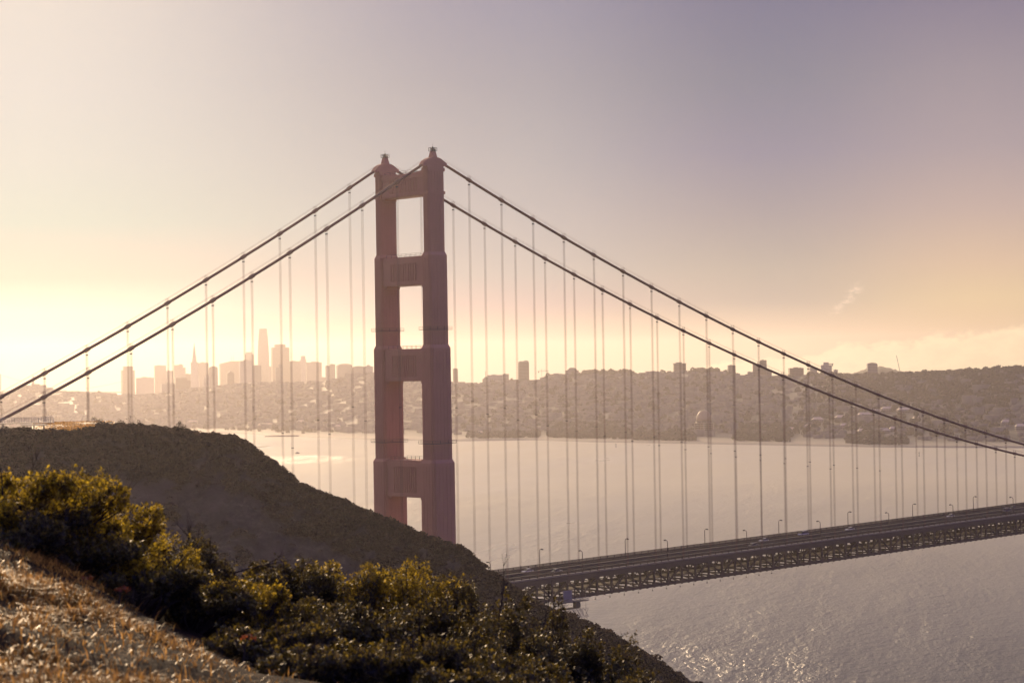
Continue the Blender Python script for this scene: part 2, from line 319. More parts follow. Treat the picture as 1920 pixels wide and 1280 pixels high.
def scatter_city():
    """houses that cover the far slopes and the far woods: masses no one could count"""
    HV, HF, HM, TV, TF = [], [], [], [], []
    nh = nt = 0
    cube = np.array([(-1, -1, 0), (1, -1, 0), (1, 1, 0), (-1, 1, 0), (-1, -1, 1), (1, -1, 1), (1, 1, 1), (-1, 1, 1)], float)
    cf = np.array([(4, 5, 6, 7), (0, 1, 5, 4), (1, 2, 6, 5), (2, 3, 7, 6), (3, 0, 4, 7)])
    # jittered icosphere-like crown made of small leaf faces
    def crown(n):
        d = rng.normal(size=(n, 3)); d /= np.linalg.norm(d, axis=1)[:, None]; d[:, 2] = np.abs(d[:, 2])*1.0-.15
        p = d*rng.uniform(.75, 1.05, (n, 1))
        a = rng.normal(size=(n, 3)); a /= np.linalg.norm(a, axis=1)[:, None]; bb = np.cross(a, d); bb /= np.linalg.norm(bb, axis=1)[:, None]+1e-9
        s = .34
        return np.stack([p-a*s, p+bb*s, p+a*s, p-bb*s], 1).reshape(-1, 3)
    crowns = [crown(46) for _ in range(6)]
    for i in range(6500):
        px = rng.uniform(-250, 2150); dsh, D, zr, h = city_column(px)
        t = rng.uniform(.1, 1.0)**.8
        wooded = px > 1480 and rng.random() < .75
        if wooded: continue
        d = dsh+t*(D-dsh); p = CAM[:2]+h*d; z = float(city_height(np.array(d), dsh, D, zr))-3
        w = rng.uniform(3.5, 8); dep = rng.uniform(5, 11); hh = rng.uniform(7, 12) if t < .95 else rng.uniform(5, 9)
        if rng.random() < .04 and t < .9: w *= 2.2; hh *= 1.5
        a = R(9)+(math.pi/2 if rng.random() < .5 else 0); ca, sa = math.cos(a), math.sin(a)
        q = cube*np.array([w, dep, hh]); q = np.stack([q[:, 0]*ca-q[:, 1]*sa+p[0], q[:, 0]*sa+q[:, 1]*ca+p[1], q[:, 2]+z], 1)
        HV.append(q); HF.append(cf+nh); nh += 8; HM += [0 if rng.random() < .96 else 1]+[2]*4
    dark = [(880, 1010, .02, .16), (1030, 1180, .05, .30), (1190, 1300, .03, .2), (1380, 1480, .05, .3), (1590, 1700, .02, .14), (1500, 1900, .2, .99), (1540, 1920, .6, 1.01), (1095, 1190, .985, 1.01), (1300, 1350, .97, 1.01), (-100, 640, .05, .95), (850, 1500, .2, .99), (1600, 1950, .97, 1.01)]
    wts = np.array([110, 340, 230, 240, 130, 700, 800, 110, 50, 420, 700, 420]); 
    for (a, b, t0, t1), n in zip(dark, wts):
        for i in range(n):
            px = rng.uniform(a, b); dsh, D, zr, h = city_column(px); d = dsh+rng.uniform(t0, t1)*(D-dsh); p = CAM[:2]+h*d
            z = float(city_height(np.array(d), dsh, D, zr)); r = rng.uniform(4, 8.5); hz = rng.uniform(.8, 1.5)
            if t0 > .96 and a > 1500: r *= .75
            c = crowns[rng.integers(6)]*np.array([r, r, r*hz])+np.array([p[0], p[1], z+r*.35])
            TV.append(c); TF.append(np.arange(len(c)).reshape(-1, 4)+nt); nt += len(c)
    wall = mat('house_wall', (.16, .145, .13), .8, .02, .2, coord='Object'); roof = mat('house_roof', (.15, .135, .12), .9, .03, .3, spec=.1); roof2 = mat('house_roof_pale', (.19, .17, .15), .7, .03, .3, spec=.2)
    o = link('distant_houses', fast_mesh('distant_houses', np.concatenate(HV), np.concatenate(HF), [roof, roof2, wall], midx=HM))
    tag(o, 'hazy mass of small houses covering the city slopes across the water', 'houses', kind='stuff')
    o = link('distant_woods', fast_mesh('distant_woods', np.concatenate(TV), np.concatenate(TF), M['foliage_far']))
    tag(o, 'dark hazy woods and park trees among the houses across the water', 'trees', kind='stuff')
scatter_city()

# far misty hill behind the right skyline, and a misty island at the left edge
def far_hill(name, pts, d, depth, m):
    V = []; n = len(pts); js = np.linspace(-1, 1, 7)
    for px, py in pts:
        p = at(px, py, d); h = ray(px, py)[:2]; h = h/np.linalg.norm(h)
        for j in js:
            k = (1-j*j)
            V.append((p[0]+h[0]*depth*j, p[1]+h[1]*depth*j, max(-1, p[2]*k)))
    o = link(name, fast_mesh(name, V, grid_faces(n, 7), m, True)); return tag(o, kind='structure')
mfar = mat('far_hill_scrub', (.06, .06, .035), .8, .01, .4)
def jag(x0, x1, n, f, amp): return [(x, f(x)+random.uniform(-amp, amp)) for x in np.linspace(x0, x1, n)]
far_hill('hill', [(1560, 735)]+jag(1590, 1730, 34, lambda x: 706-19*math.exp(-((x-1650)/48)**2), 1.2)+[(1760, 735)], 7200, 300, mfar)
far_hill('hill', [(-260, 760)]+jag(-200, 60, 24, lambda x: 745-12*math.exp(-((x-10)/50)**2), 1.0)+[(100, 760)], 9300, 300, mfar)

# ------------------------------------------------------------------ skyline buildings
def facade(name, col, rough=.5):
    m = bpy.data.materials.new(name); m.use_nodes = True; t = NT(m.node_tree); b = t.n['Principled BSDF']
    co = t.add('ShaderNodeTexCoord').outputs['Object']
    sp = t.add('ShaderNodeSeparateXYZ', {0: co})
    fl = t.math('FRACT', t.math('DIVIDE', sp.outputs[2], 3.8)); bay = t.math('FRACT', t.math('DIVIDE', t.math('ADD', sp.outputs[0], sp.outputs[1]), 3.2))
    win = t.math('MULTIPLY', t.math('GREATER_THAN', fl, .4), t.math('GREATER_THAN', bay, .3))
    t.l.new(t.mix(win, (*col, 1), (*[c*.35 for c in col], 1)), b.inputs['Base Color'])
    t.l.new(t.map(win, 0, 1, rough, .15), b.inputs['Roughness'])
    return m
FAC = [facade('facade_stone', (.30, .26, .22)), facade('facade_grey', (.20, .20, .20)), facade('facade_brown', (.20, .14, .11)), facade('facade_pale', (.42, .39, .35))]
MROOF = mat('roof_plant_grey', (.18, .17, .16), .6, .1, .2)
GD, GP, GH = 'downtown towers on the skyline', 'apartment towers on the city ridge', 'pale roofed buildings near the shore'
# x0, x1, top (photo pixels), distance, shape, label
BLD = [
 (227, 252, 686.7, 8200, 'shoulder', 'leftmost pale downtown tower with small notched shoulders, standing apart', GD),
 (255, 288, 706.7, 8000, 'plant', 'low wide downtown block with tiny roof hut right of the leftmost tower', GD),
 (289, 311, 685, 8600, 'box', 'flat topped pale tower above the low wide block', GD),
 (311, 325, 695, 8500, 'box', 'narrow lower slab between two flat topped pale towers', GD),
 (327, 348, 684, 8400, 'stepright', 'flat topped pale tower left of the pointed pyramid tower', GD),
 (301, 328, 718, 6500, 'plant', 'low darker apartment block left on the near hill below the pale towers', GD),
 (328, 357, 708, 6450, 'stepright', 'darker stepped apartment block below left of the pointed pyramid tower', GD),
 (345, 360, 701, 8400, 'box', 'short pale slab touching the left foot of the pointed pyramid tower', GD),
 (350, 378, 642, 8100, 'pyramid', 'slender pointed pyramid skyscraper with two wings and sharp spire', GD),
 (369, 391, 679, 8600, 'plant', 'pale flat tower just right of the pointed pyramid tower', GD),
 (381, 393, 703, 6500, 'stepleft', 'low dark stepped block in front of pale tower right of the pyramid', GD),
 (390, 408, 686.7, 7000, 'chamfer', 'darker tower with cut top corners between pyramid tower and slanted tower', GD),
 (411, 449, 677, 8800, 'slant', 'wide pale tower with slanted roof and twin antennas', GD),
 (425, 439, 695, 6500, 'peak', 'low dark apartment tower with peaked roof before the slanted tower', GD),
 (448, 474, 675, 7000, 'plant', 'dark broad tower left of the tallest rounded skyscraper', GD),
 (459, 476, 660, 9000, 'antenna', 'pale tower with needle antenna rising behind the dark broad tower', GD),
 (473, 491, 685, 6600, 'box', 'dark low tower in front of the tallest rounded skyscraper', GD),
 (481.5, 504.5, 616, 9000, 'bullet', 'tallest skyscraper with rounded tapering sides and flat top', GD),
 (500, 522, 687, 8800, 'box', 'pale low slab filling gap right of the tallest rounded skyscraper', GD),
 (508, 542, 645.7, 8300, 'crown', 'broad dark tower with stepped crown right of the tallest skyscraper', GD),
 (516, 530, 683, 6500, 'stepleft', 'low dark tower in front of the broad tower with stepped crown', GD),
 (542, 563, 677, 8300, 'box', 'flat pale block joined to right side of the broad stepped tower', GD),
 (562, 574, 667, 8600, 'shoulder', 'small pale tower poking up between two flat pale blocks', GD),
 (573, 603, 678, 8200, 'plant', 'wide flat pale block under the small poking tower', GD),
 (602, 610.5, 707, 8200, 'box', 'tiny low block at the right foot of the wide flat pale block', GD),
 (610, 618, 685.7, 7400, 'box', 'narrow tower left of the thin bright gap in skyline', GD),
 (618, 628.5, 682.6, 7400, 'box', 'slim tower directly left of thin bright gap', GD),
 (630.5, 660, 681.6, 7200, 'dome', 'broad tower with gently domed roof right of the thin bright gap', GD),
 (659, 684, 686, 6400, 'dome', 'darker broad block left of the orange bridge tower with low curved roof', GD),
 (683, 700, 683, 6400, 'peak', 'dark block with pointed roof touching the orange bridge tower', GD),
 (849, 858.5, 691, 6300, 'box', 'narrow tower just right of the orange bridge tower', GP),
 (904, 914, 706, 5600, 'slant', 'sloping end block left of the long low ridge block', GP),
 (913, 945, 702.7, 5600, 'box', 'long low flat block on ridge left of the lobed tower', GP),
 (942, 954, 701, 5500, 'box', 'small block at the right end of the long low ridge block', GP),
 (971, 991.7, 675.6, 5500, 'lobes', 'tall apartment tower with two rounded lobes on top', GP),
 (1012, 1027.5, 707.6, 5400, 'box', 'low block beneath the tower crane', GP),
 (1027, 1060, 700, 5400, 'plant', 'long flat block right of the tower crane', GP),
 (1059, 1085, 689, 5400, 'barrel', 'block with barrel domed roof left of the big park trees', GP),
 (1210, 1239, 695.5, 5250, 'plant', 'long low apartment block right of the big park trees', GP),
 (1261, 1287, 679, 5250, 'cornice', 'dark square apartment tower with overhanging cornice', GP),
 (1300, 1349, 692, 5200, 'plant', 'long uneven roofed block right of the cornice tower', GP),
 (1364, 1379, 684.6, 5200, 'box', 'narrow plain apartment tower right of the long uneven block', GP),
 (1379, 1394, 703, 5150, 'box', 'low house block between narrow plain tower and stepped tower', GP),
 (1395, 1411.5, 697, 5100, 'stepleft', 'low left wing of the stepped hospital like tower', GP),
 (1411, 1426, 683, 5100, 'box', 'middle step of the stepped tower crossed by the cables', GP),
 (1425, 1437.5, 675, 5120, 'box', 'tallest slab of the stepped tower behind the upper cable', GP),
 (1437, 1447, 693, 5100, 'box', 'low right wing of the stepped tower', GP),
 (1478, 1506.5, 688.6, 5050, 'plant', 'square flat block between the two cables on the ridge', GP),
 (1518, 1532, 688.6, 5300, 'box', 'pale hazy block seen just above the upper cable', GP),
 (1539.5, 1563, 679, 5000, 'frame', 'tower with open roof frame and flag like overhang', GP),
 (1563, 1571, 693, 5000, 'box', 'low wing right of the tower with open roof frame', GP),
 (1625, 1645, 680, 5000, 'chamfer', 'lone square tower with cut corners on the right ridge', GP),
]
def build_building(x0, x1, yt, d, kind, label, group):
    xc = (x0+x1)/2; top = at(xc, yt, d); W = (x1-x0)/FPX*d; D = W*random.uniform(.55, .85); Z = top[2]
    v = ray(xc, yt); yaw = -math.atan2(v[0], v[1])
    th = R(random.choice((-7, 6, 8)))
    w = (W-D*abs(math.sin(th)))/math.cos(th)
    zb = 2.0; base = (top[0], top[1], zb); H = Z-zb
    o = empty('pyramid_skyscraper' if kind == 'pyramid' else 'skyscraper' if d > 6900 else 'apartment_tower', base, yaw+th, label=label, cat='building', group=group)
    fm = FAC[2] if kind in ('crown', 'cornice') else random.choice(FAC); px = d/FPX
    b = MB(); hw, hd = w/2, D/2
    extra = None; ename = 'roof_plant'; em = MROOF
    def bx(mb, xa, xb, za, zb_, k=1.0): mb.box((xa, -hd*k, za), (xb, hd*k, zb_))
    def cut_prism(mb, poly): mb.prism([(x, -hd, z) for x, z in poly], [(x, hd, z) for x, z in poly])
    if kind == 'box': bx(b, -hw, hw, 0, H); extra = MB().box((-hw*.5, -hd*.4, H), (hw*.1, hd*.4, H+.8*px))
    elif kind == 'plant': bx(b, -hw, hw, 0, H-1.2*px); extra = MB().box((-hw*.35, -hd*.5, H-1.2*px), (hw*.3, hd*.5, H+.3*px)).box((hw*.5, -hd*.3, H-1.2*px), (hw*.7, hd*.3, H-.2*px))
    elif kind == 'shoulder': bx(b, -hw, hw, 0, H-7*px); bx(b, -hw*.72, hw*.75, H-7*px, H, .9)
    elif kind == 'stepright': bx(b, -hw, hw*.55, 0, H); bx(b, hw*.55, hw, 0, H-5*px, .95); extra = MB().box((-hw*.1, -hd*.4, H), (hw*.35, hd*.4, H+1.5*px))
    elif kind == 'stepleft': bx(b, -hw*.2, hw, 0, H); bx(b, -hw, -hw*.2, 0, H-6*px, .95); extra = MB().box((0, -hd*.4, H), (hw*.5, hd*.4, H+.8*px))
    elif kind == 'pyramid':
        b.prism([(-hw, -hd, 0), (hw, -hd, 0), (hw, hd, 0), (-hw, hd, 0)], [(-hw*.12, -hd*.12, H*.90), (hw*.12, -hd*.12, H*.90), (hw*.12, hd*.12, H*.90), (-hw*.12, hd*.12, H*.90)])
        extra = MB().prism([(-hw*.118, -hd*.118, H*.9), (hw*.118, -hd*.118, H*.9), (hw*.118, hd*.118, H*.9), (-hw*.118, hd*.118, H*.9)], [(-.3, -.3, H), (.3, -.3, H), (.3, .3, H), (-.3, .3, H)]); ename = 'spire'
        wg = MB()
        for s in (-1, 1): wg.prism([(s*hw*.35-3, -4, H*.45), (s*hw*.35+3, -4, H*.45), (s*hw*.35+3, 4, H*.45), (s*hw*.35-3, 4, H*.45)], [(s*hw*.42-2.6, -4, H*.70), (s*hw*.42+2.6, -4, H*.70), (s*hw*.42+2.6, 4, H*.70), (s*hw*.42-2.6, 4, H*.70)])
        wg.build('wing', fm, o)
    elif kind == 'chamfer': cut_prism(b, [(-hw, 0), (hw, 0), (hw, H-2.5*px), (hw*.65, H-.4*px), (-hw*.65, H-.4*px), (-hw, H-2.5*px)]); extra = MB().box((-hw*.3, -hd*.4, H-.4*px), (hw*.3, hd*.4, H+.3*px))
    elif kind == 'slant': cut_prism(b, [(-hw, 0), (hw, 0), (hw, H), (hw*.1, H), (-hw, H-4.5*px)]); extra = MB()
    elif kind == 'peak': cut_prism(b, [(-hw, 0), (hw, 0), (hw, H-4*px), (hw*.4, H-3*px), (-hw*.1, H), (-hw*.5, H-3*px), (-hw, H-4*px)])
    elif kind == 'antenna': bx(b, -hw, hw, 0, H-4*px); bx(b, -hw*.7, hw*.6, H-4*px, H, .9); extra = MB().tube([(hw*.4, 0, H), (hw*.4, 0, H+9*px)], .25*px, 5); ename = 'antenna'; em = M['dark']
    elif kind == 'bullet':
        prof = [(1.0, 0), (1.0, .42), (.985, .55), (.95, .66), (.89, .77), (.80, .88), (.70, .96), (.64, 1.0)]; n = 20; V = []
        for k, z in prof:
            for i in range(n):
                a = 2*math.pi*(i+.5)/n; c, s = math.cos(a), math.sin(a); e = 1/max(abs(c), abs(s))**.72
                V.append((hw*k*min(1, abs(c)*e)*np.sign(c), hw*.95*k*min(1, abs(s)*e)*np.sign(s), H*z))
        b.raw(V, [(i*n+k, i*n+(k+1) % n, (i+1)*n+(k+1) % n, (i+1)*n+k) for i in range(len(prof)-1) for k in range(n)]+[tuple(range((len(prof)-1)*n, len(prof)*n))])
    elif kind == 'crown': bx(b, -hw, hw, 0, H-5.5*px); bx(b, -hw*.62, hw*.58, H-5.5*px, H, .9); extra = MB().box((-hw*.2, -hd*.4, H), (hw*.2, hd*.4, H+.4*px))
    elif kind in ('dome', 'barrel'):
        rise = (3 if kind == 'dome' else 5)*px; k0 = .95 if kind == 'dome' else .72
        cut_prism(b, [(-hw, 0), (hw, 0), (hw, H-rise), (-hw, H-rise)])
        arc = [(hw*k0*math.cos(a), H-rise+rise*math.sin(a)) for a in np.linspace(0, math.pi, 11)]
        extra = MB().prism([(x, -hd*.9, z) for x, z in arc], [(x, hd*.9, z) for x, z in arc]); ename = 'domed_roof'
    elif kind == 'lobes':
        bx(b, -hw, hw, 0, H-4*px)
        extra = MB(); ename = 'rounded_top'
        for cxx, rr, hh in ((-.52, .46, 3.0), (.42, .55, 4.0)):
            arc = [(hw*cxx+hw*rr*math.cos(a), H-4*px+hh*px*math.sin(a)**.6) for a in np.linspace(0, math.pi, 11)]
            extra.prism([(x, -hd*.9, z) for x, z in arc], [(x, hd*.9, z) for x, z in arc])
    elif kind == 'cornice': bx(b, -hw*.93, hw*.93, 0, H-2*px, .93); extra = MB().box((-hw, -hd, H-3*px), (hw, hd, H-1.8*px)).box((-hw*.55, -hd*.5, H-1.8*px), (hw*.35, hd*.5, H)); ename = 'cornice'
    elif kind == 'frame':
        bx(b, -hw, hw*.7, 0, H-5*px); bx(b, -hw*.6, hw*.2, H-5*px, H, .9)
        extra = MB().box((hw*.2, -hd*.5, H-3.6*px), (hw, hd*.5, H-2.2*px)).box((hw*.8, -hd*.4, H-7*px), (hw*.92, hd*.4, H-3.6*px)); ename = 'roof_frame'
    b.build('body', fm, o)
    if kind == 'slant':
        for k in (-.08, .12): MB().tube([(hw*.3+hw*k, 0, H-.5), (hw*.3+hw*k, 0, H+10*px)], .22*px, 5).build('antenna', M['dark'], o)
    elif extra is not None and extra.n: extra.build(ename, em, o)
for q in BLD: build_building(*q)

def small_far_things():
    # column tower on the left hill
    d = 6600; top = at(62, 705, d); px = d/FPX; o = empty('memorial_tower', (top[0], top[1], at(62, 724, d)[2]-6), label='fluted round column tower alone on the left hazy hill', cat='tower')
    H = top[2]-o.location.z
    MB().lathe([(2.3*px*1.2, 0), (2.3*px, H*.1), (2.0*px, H*.86)], 16).build('shaft', FAC[3], o); MB().lathe([(2.15*px, H*.86), (2.15*px, H*.95), (1.7*px, H*.96), (1.7*px, H)], 16).build('lantern_top', FAC[3], o)
    # far suspension bridge over the bay, seen as faint cables at the far left
    d = 10200; z = lambda px_, py: at(px_, py, d)
    o = empty('distant_bridge', (*z(110, 735)[:2], 0), label='faint far suspension bridge with drooping cables beyond the left hill', cat='bridge')
    def rel(p): return np.array(p)-np.array(o.location)
    cab = MB()
    for px0, px1, ya, yb, ym in ((-170, 0, 700, 702, 733), (0, 155, 702, 735, 0), (160, 240, 728, 712, 0)):
        ptsl = []
        for k in np.linspace(0, 1, 14):
            y = ya+(yb-ya)*k
            if ym: y += (ym-(ya+yb)/2)*4*k*(1-k)
            else: y += 5*4*k*(1-k)*(1 if px0 == 0 else .3)
            ptsl.append(rel(z(px0+(px1-px0)*k, y)))
        cab.tube(ptsl, .9, 5)
    cab.build('cable', M['steel'], o)
    for x, yt in ((0, 701), (-170, 699), (240, 711)):
        a, b_ = rel(z(x, yt)), rel(z(x, 745)); MB().bar(b_, a, 6, 10).build('tower', M['steel'], o)
    a, b_ = rel(z(-250, 731)), rel(z(260, 736)); MB().bar(a, b_, 18, 7).build('deck', M['steel'], o)
    # cranes
    d = 5450; px = d/FPX
    p = at(1016, 716, d); o = empty('tower_crane', (p[0], p[1], p[2]), -YAW-.02, label='thin hammerhead tower crane right of the lobed apartment tower', cat='crane')
    MB().bar((0, 0, 0), (0, 0, 24*px), .9*px*.7).build('mast', M['steel'], o); MB().bar((-7*px, 0, 20*px), (13*px, 0, 20.5*px), .75*px).build('jib', M['steel'], o)
    MB().bar((0, 0, 24*px), (12*px, 0, 21*px), .3*px).bar((0, 0, 24*px), (-6.5*px, 0, 20.5*px), .3*px).build('stay', M['steel'], o); MB().box((-7*px, -2, 17.5*px), (-5*px, 2, 20*px)).build('counterweight', M['concrete'], o)
    d = 4800; px = d/FPX
    p = at(1687, 702, d); o = empty('boom_crane', (p[0], p[1], p[2]-3), -YAW, label='lone crane boom leaning left above the right ridge', cat='crane')
    MB().bar((1.2*px, 0, 4*px), (-5.5*px, 0, 38*px), .9*px).build('boom', M['steel'], o); MB().box((-1.2*px, -4, 0), (2.4*px, 4, 4*px)).build('cab', M['dark'], o)
    # domed rotunda with its trees
    d = 4150; px = d/FPX; p = at(1320, 797, d)
    o = empty('domed_rotunda', (p[0], p[1], 3), label='large round domed rotunda with a lit dome edge above shore trees', cat='monument'); Z = at(1320, 768, d)[2]-3; r = 16.5*px
    MB().lathe([(r*1.0, 0), (r*1.0, Z*.52), (r*.93, Z*.55), (r*.93, Z*.60)], 24).build('drum', FAC[2], o)
    MB().lathe([(r*.88*math.cos(a), Z*.60+Z*.40*math.sin(a)) for a in np.linspace(0, math.pi/2*.98, 9)], 24).build('dome', mat('dome_copper', (.33, .22, .14), .55, .05, .2), o, True)
    for k in range(8):
        a = 2*math.pi*k/8; MB().lathe([(2.2, 0), (1.9, 1), (1.9, Z*.5), (2.4, Z*.52)], 10, (r*1.06*math.cos(a), r*1.06*math.sin(a), 0)).build('column', FAC[0], o)
    # pale roofed buildings near the right shore
    roofm = mat('pale_roof', (.62, .52, .38), .6, .05, .15, spec=.1)
    HS = [(1523, 1543, 787, 'pale hipped roof house left of the near cable'), (1566, 1588, 783, 'pale long roof between the two near suspenders'), (1608, 1634, 778, 'pale long barracks roof just above the near cable'), (1634, 1652, 772, 'pale roof behind the near cable, left of a longer roof'), (1652, 1680, 767, 'long pale roof topmost of the shore slope'), (1682, 1714, 769, 'longest pale roof under the upper cable'),
          (1712, 1726, 785, 'small pale house between the two cables'), (1452, 1472, 805, 'bright gabled pair of roofs, left one, by the shore trees'), (1474, 1492, 806, 'bright gabled pair of roofs, right one, by the shore trees'), (1508, 1530, 800, 'low bright shed behind paired suspenders'), (1575, 1590, 799, 'small white roofed hut beside bright parked row'), (1646, 1668, 808, 'pale shed behind shoreline tree clump'), (1668, 1680, 805, 'tiny pale hut right of the shoreline shed'),
          (1608, 1626, 809, 'pale low shed left of the shoreline tree clump'), (1878, 1894, 792, 'pale house at right edge of the slope'), (1904, 1922, 800, 'pale house cut by the right picture edge'), (888, 908, 813, 'long low shore building right of the orange tower'), (483, 512, 797, 'long pale shed near the left shoreline'), (556, 572, 791, 'bright roof far left shore behind suspenders'), (628, 640, 800, 'bright low roof left of the orange tower near shore'), (352, 372, 791, 'bright low roof above the dark hill brow')]
    for x0, x1, y, lab in HS:
        xc = (x0+x1)/2; dsh, D, zr, h = city_column(xc)
        lo, hi = dsh, D                                   # find where the land meets this line of sight
        for _ in range(30):
            mid_ = (lo+hi)/2
            if float(city_height(np.array(mid_), dsh, D, zr)) < at(xc, y+3, mid_)[2]: lo = mid_
            else: hi = mid_
        d = lo-4; p = at(xc, y+3, d); zg = float(city_height(np.array(d), dsh, D, zr)); W = (x1-x0)/FPX*d
        o = empty('shore_building', (p[0], p[1], zg-2), -YAW+random.uniform(-.25, .25), label=lab, cat='building', group=GH)
        D2 = min(W*.6, 14); hh = 7.0
        MB().box((-W/2, -D2/2, 0), (W/2, D2/2, hh)).build('wall', FAC[0], o)
        rf = MB(); g = .6
        rf.prism([(-W/2-g, -D2/2-g, hh), (W/2+g, -D2/2-g, hh), (W/2+g, D2/2+g, hh), (-W/2-g, D2/2+g, hh)], [(-W/2+D2*.35, -.2, hh+4.5), (W/2-D2*.35, -.2, hh+4.5), (W/2-D2*.35, .2, hh+4.5), (-W/2+D2*.35, .2, hh+4.5)])
        rf.build('roof', roofm, o)
    # low breakwater
    V = []; bw = mat('breakwater_stone', (.10, .085, .07), .8, .2, .3); pts = []
    for k in np.linspace(0, 1, 14):
        p = on_water(497+k*110, 818.6-1.0*k); pts.append((p[0], p[1], .0))
    o = MB().tube(pts, [3+5*math.sin(math.pi*min(1, k*1.1))*.6 for k in np.linspace(0.05, .95, 14)], 8).build('breakwater', bw); o.scale = (1, 1, .6)
    tag(o, 'low dark stone breakwater lying in the water off the left shore', 'breakwater')
    # small boat and two buoys
    p = on_water(558, 850); o = empty('motor_boat', (p[0], p[1], 0), R(20), label='small dark motor boat on the bright water left of the tower', cat='boat')
    hull = [(-6, -1.6), (3, -1.7), (6.5, 0), (3, 1.7), (-6, 1.6)]
    MB().prism([(x*.92, y*.75, -.3) for x, y in hull], [(x, y, 1.3) for x, y in hull]).build('hull', mat('boat_hull', (.08, .07, .07), .4, 1.0, .2), o)
    MB().prism([(-3, -1.2, 1.3), (1.6, -1.2, 1.3), (1.6, 1.2, 1.3), (-3, 1.2, 1.3)], [(-2.6, -1, 3), (.6, -1, 3), (.6, 1, 3), (-2.6, 1, 3)]).build('cabin', M['white'], o)
    for x, y, s, lab in ((1155, 838, 1.0, 'tall navigation buoy on the water in front of the ridge trees'), (1723.5, 855, 1.15, 'thin pole buoy on the water at right between suspenders')):
        p = on_water(x, y); o = empty('channel_buoy', (p[0], p[1], 0), label=lab, cat='buoy', group='buoys on the bay')
        k = np.linalg.norm(p-CAM)/FPX*s
        MB().lathe([(.9*k, -.3), (1.0*k, .6*k), (.5*k, 1.0*k)], 10).build('float', M['dark'], o); MB().tube([(0, 0, k*.9), (0, 0, 5.2*k)], [.55*k, .25*k], 6).build('mast', M['dark'], o); MB().box((-.6*k, -.6*k, 5.0*k), (.6*k, .6*k, 6.2*k)).build('top_mark', M['dark'], o)
small_far_things()

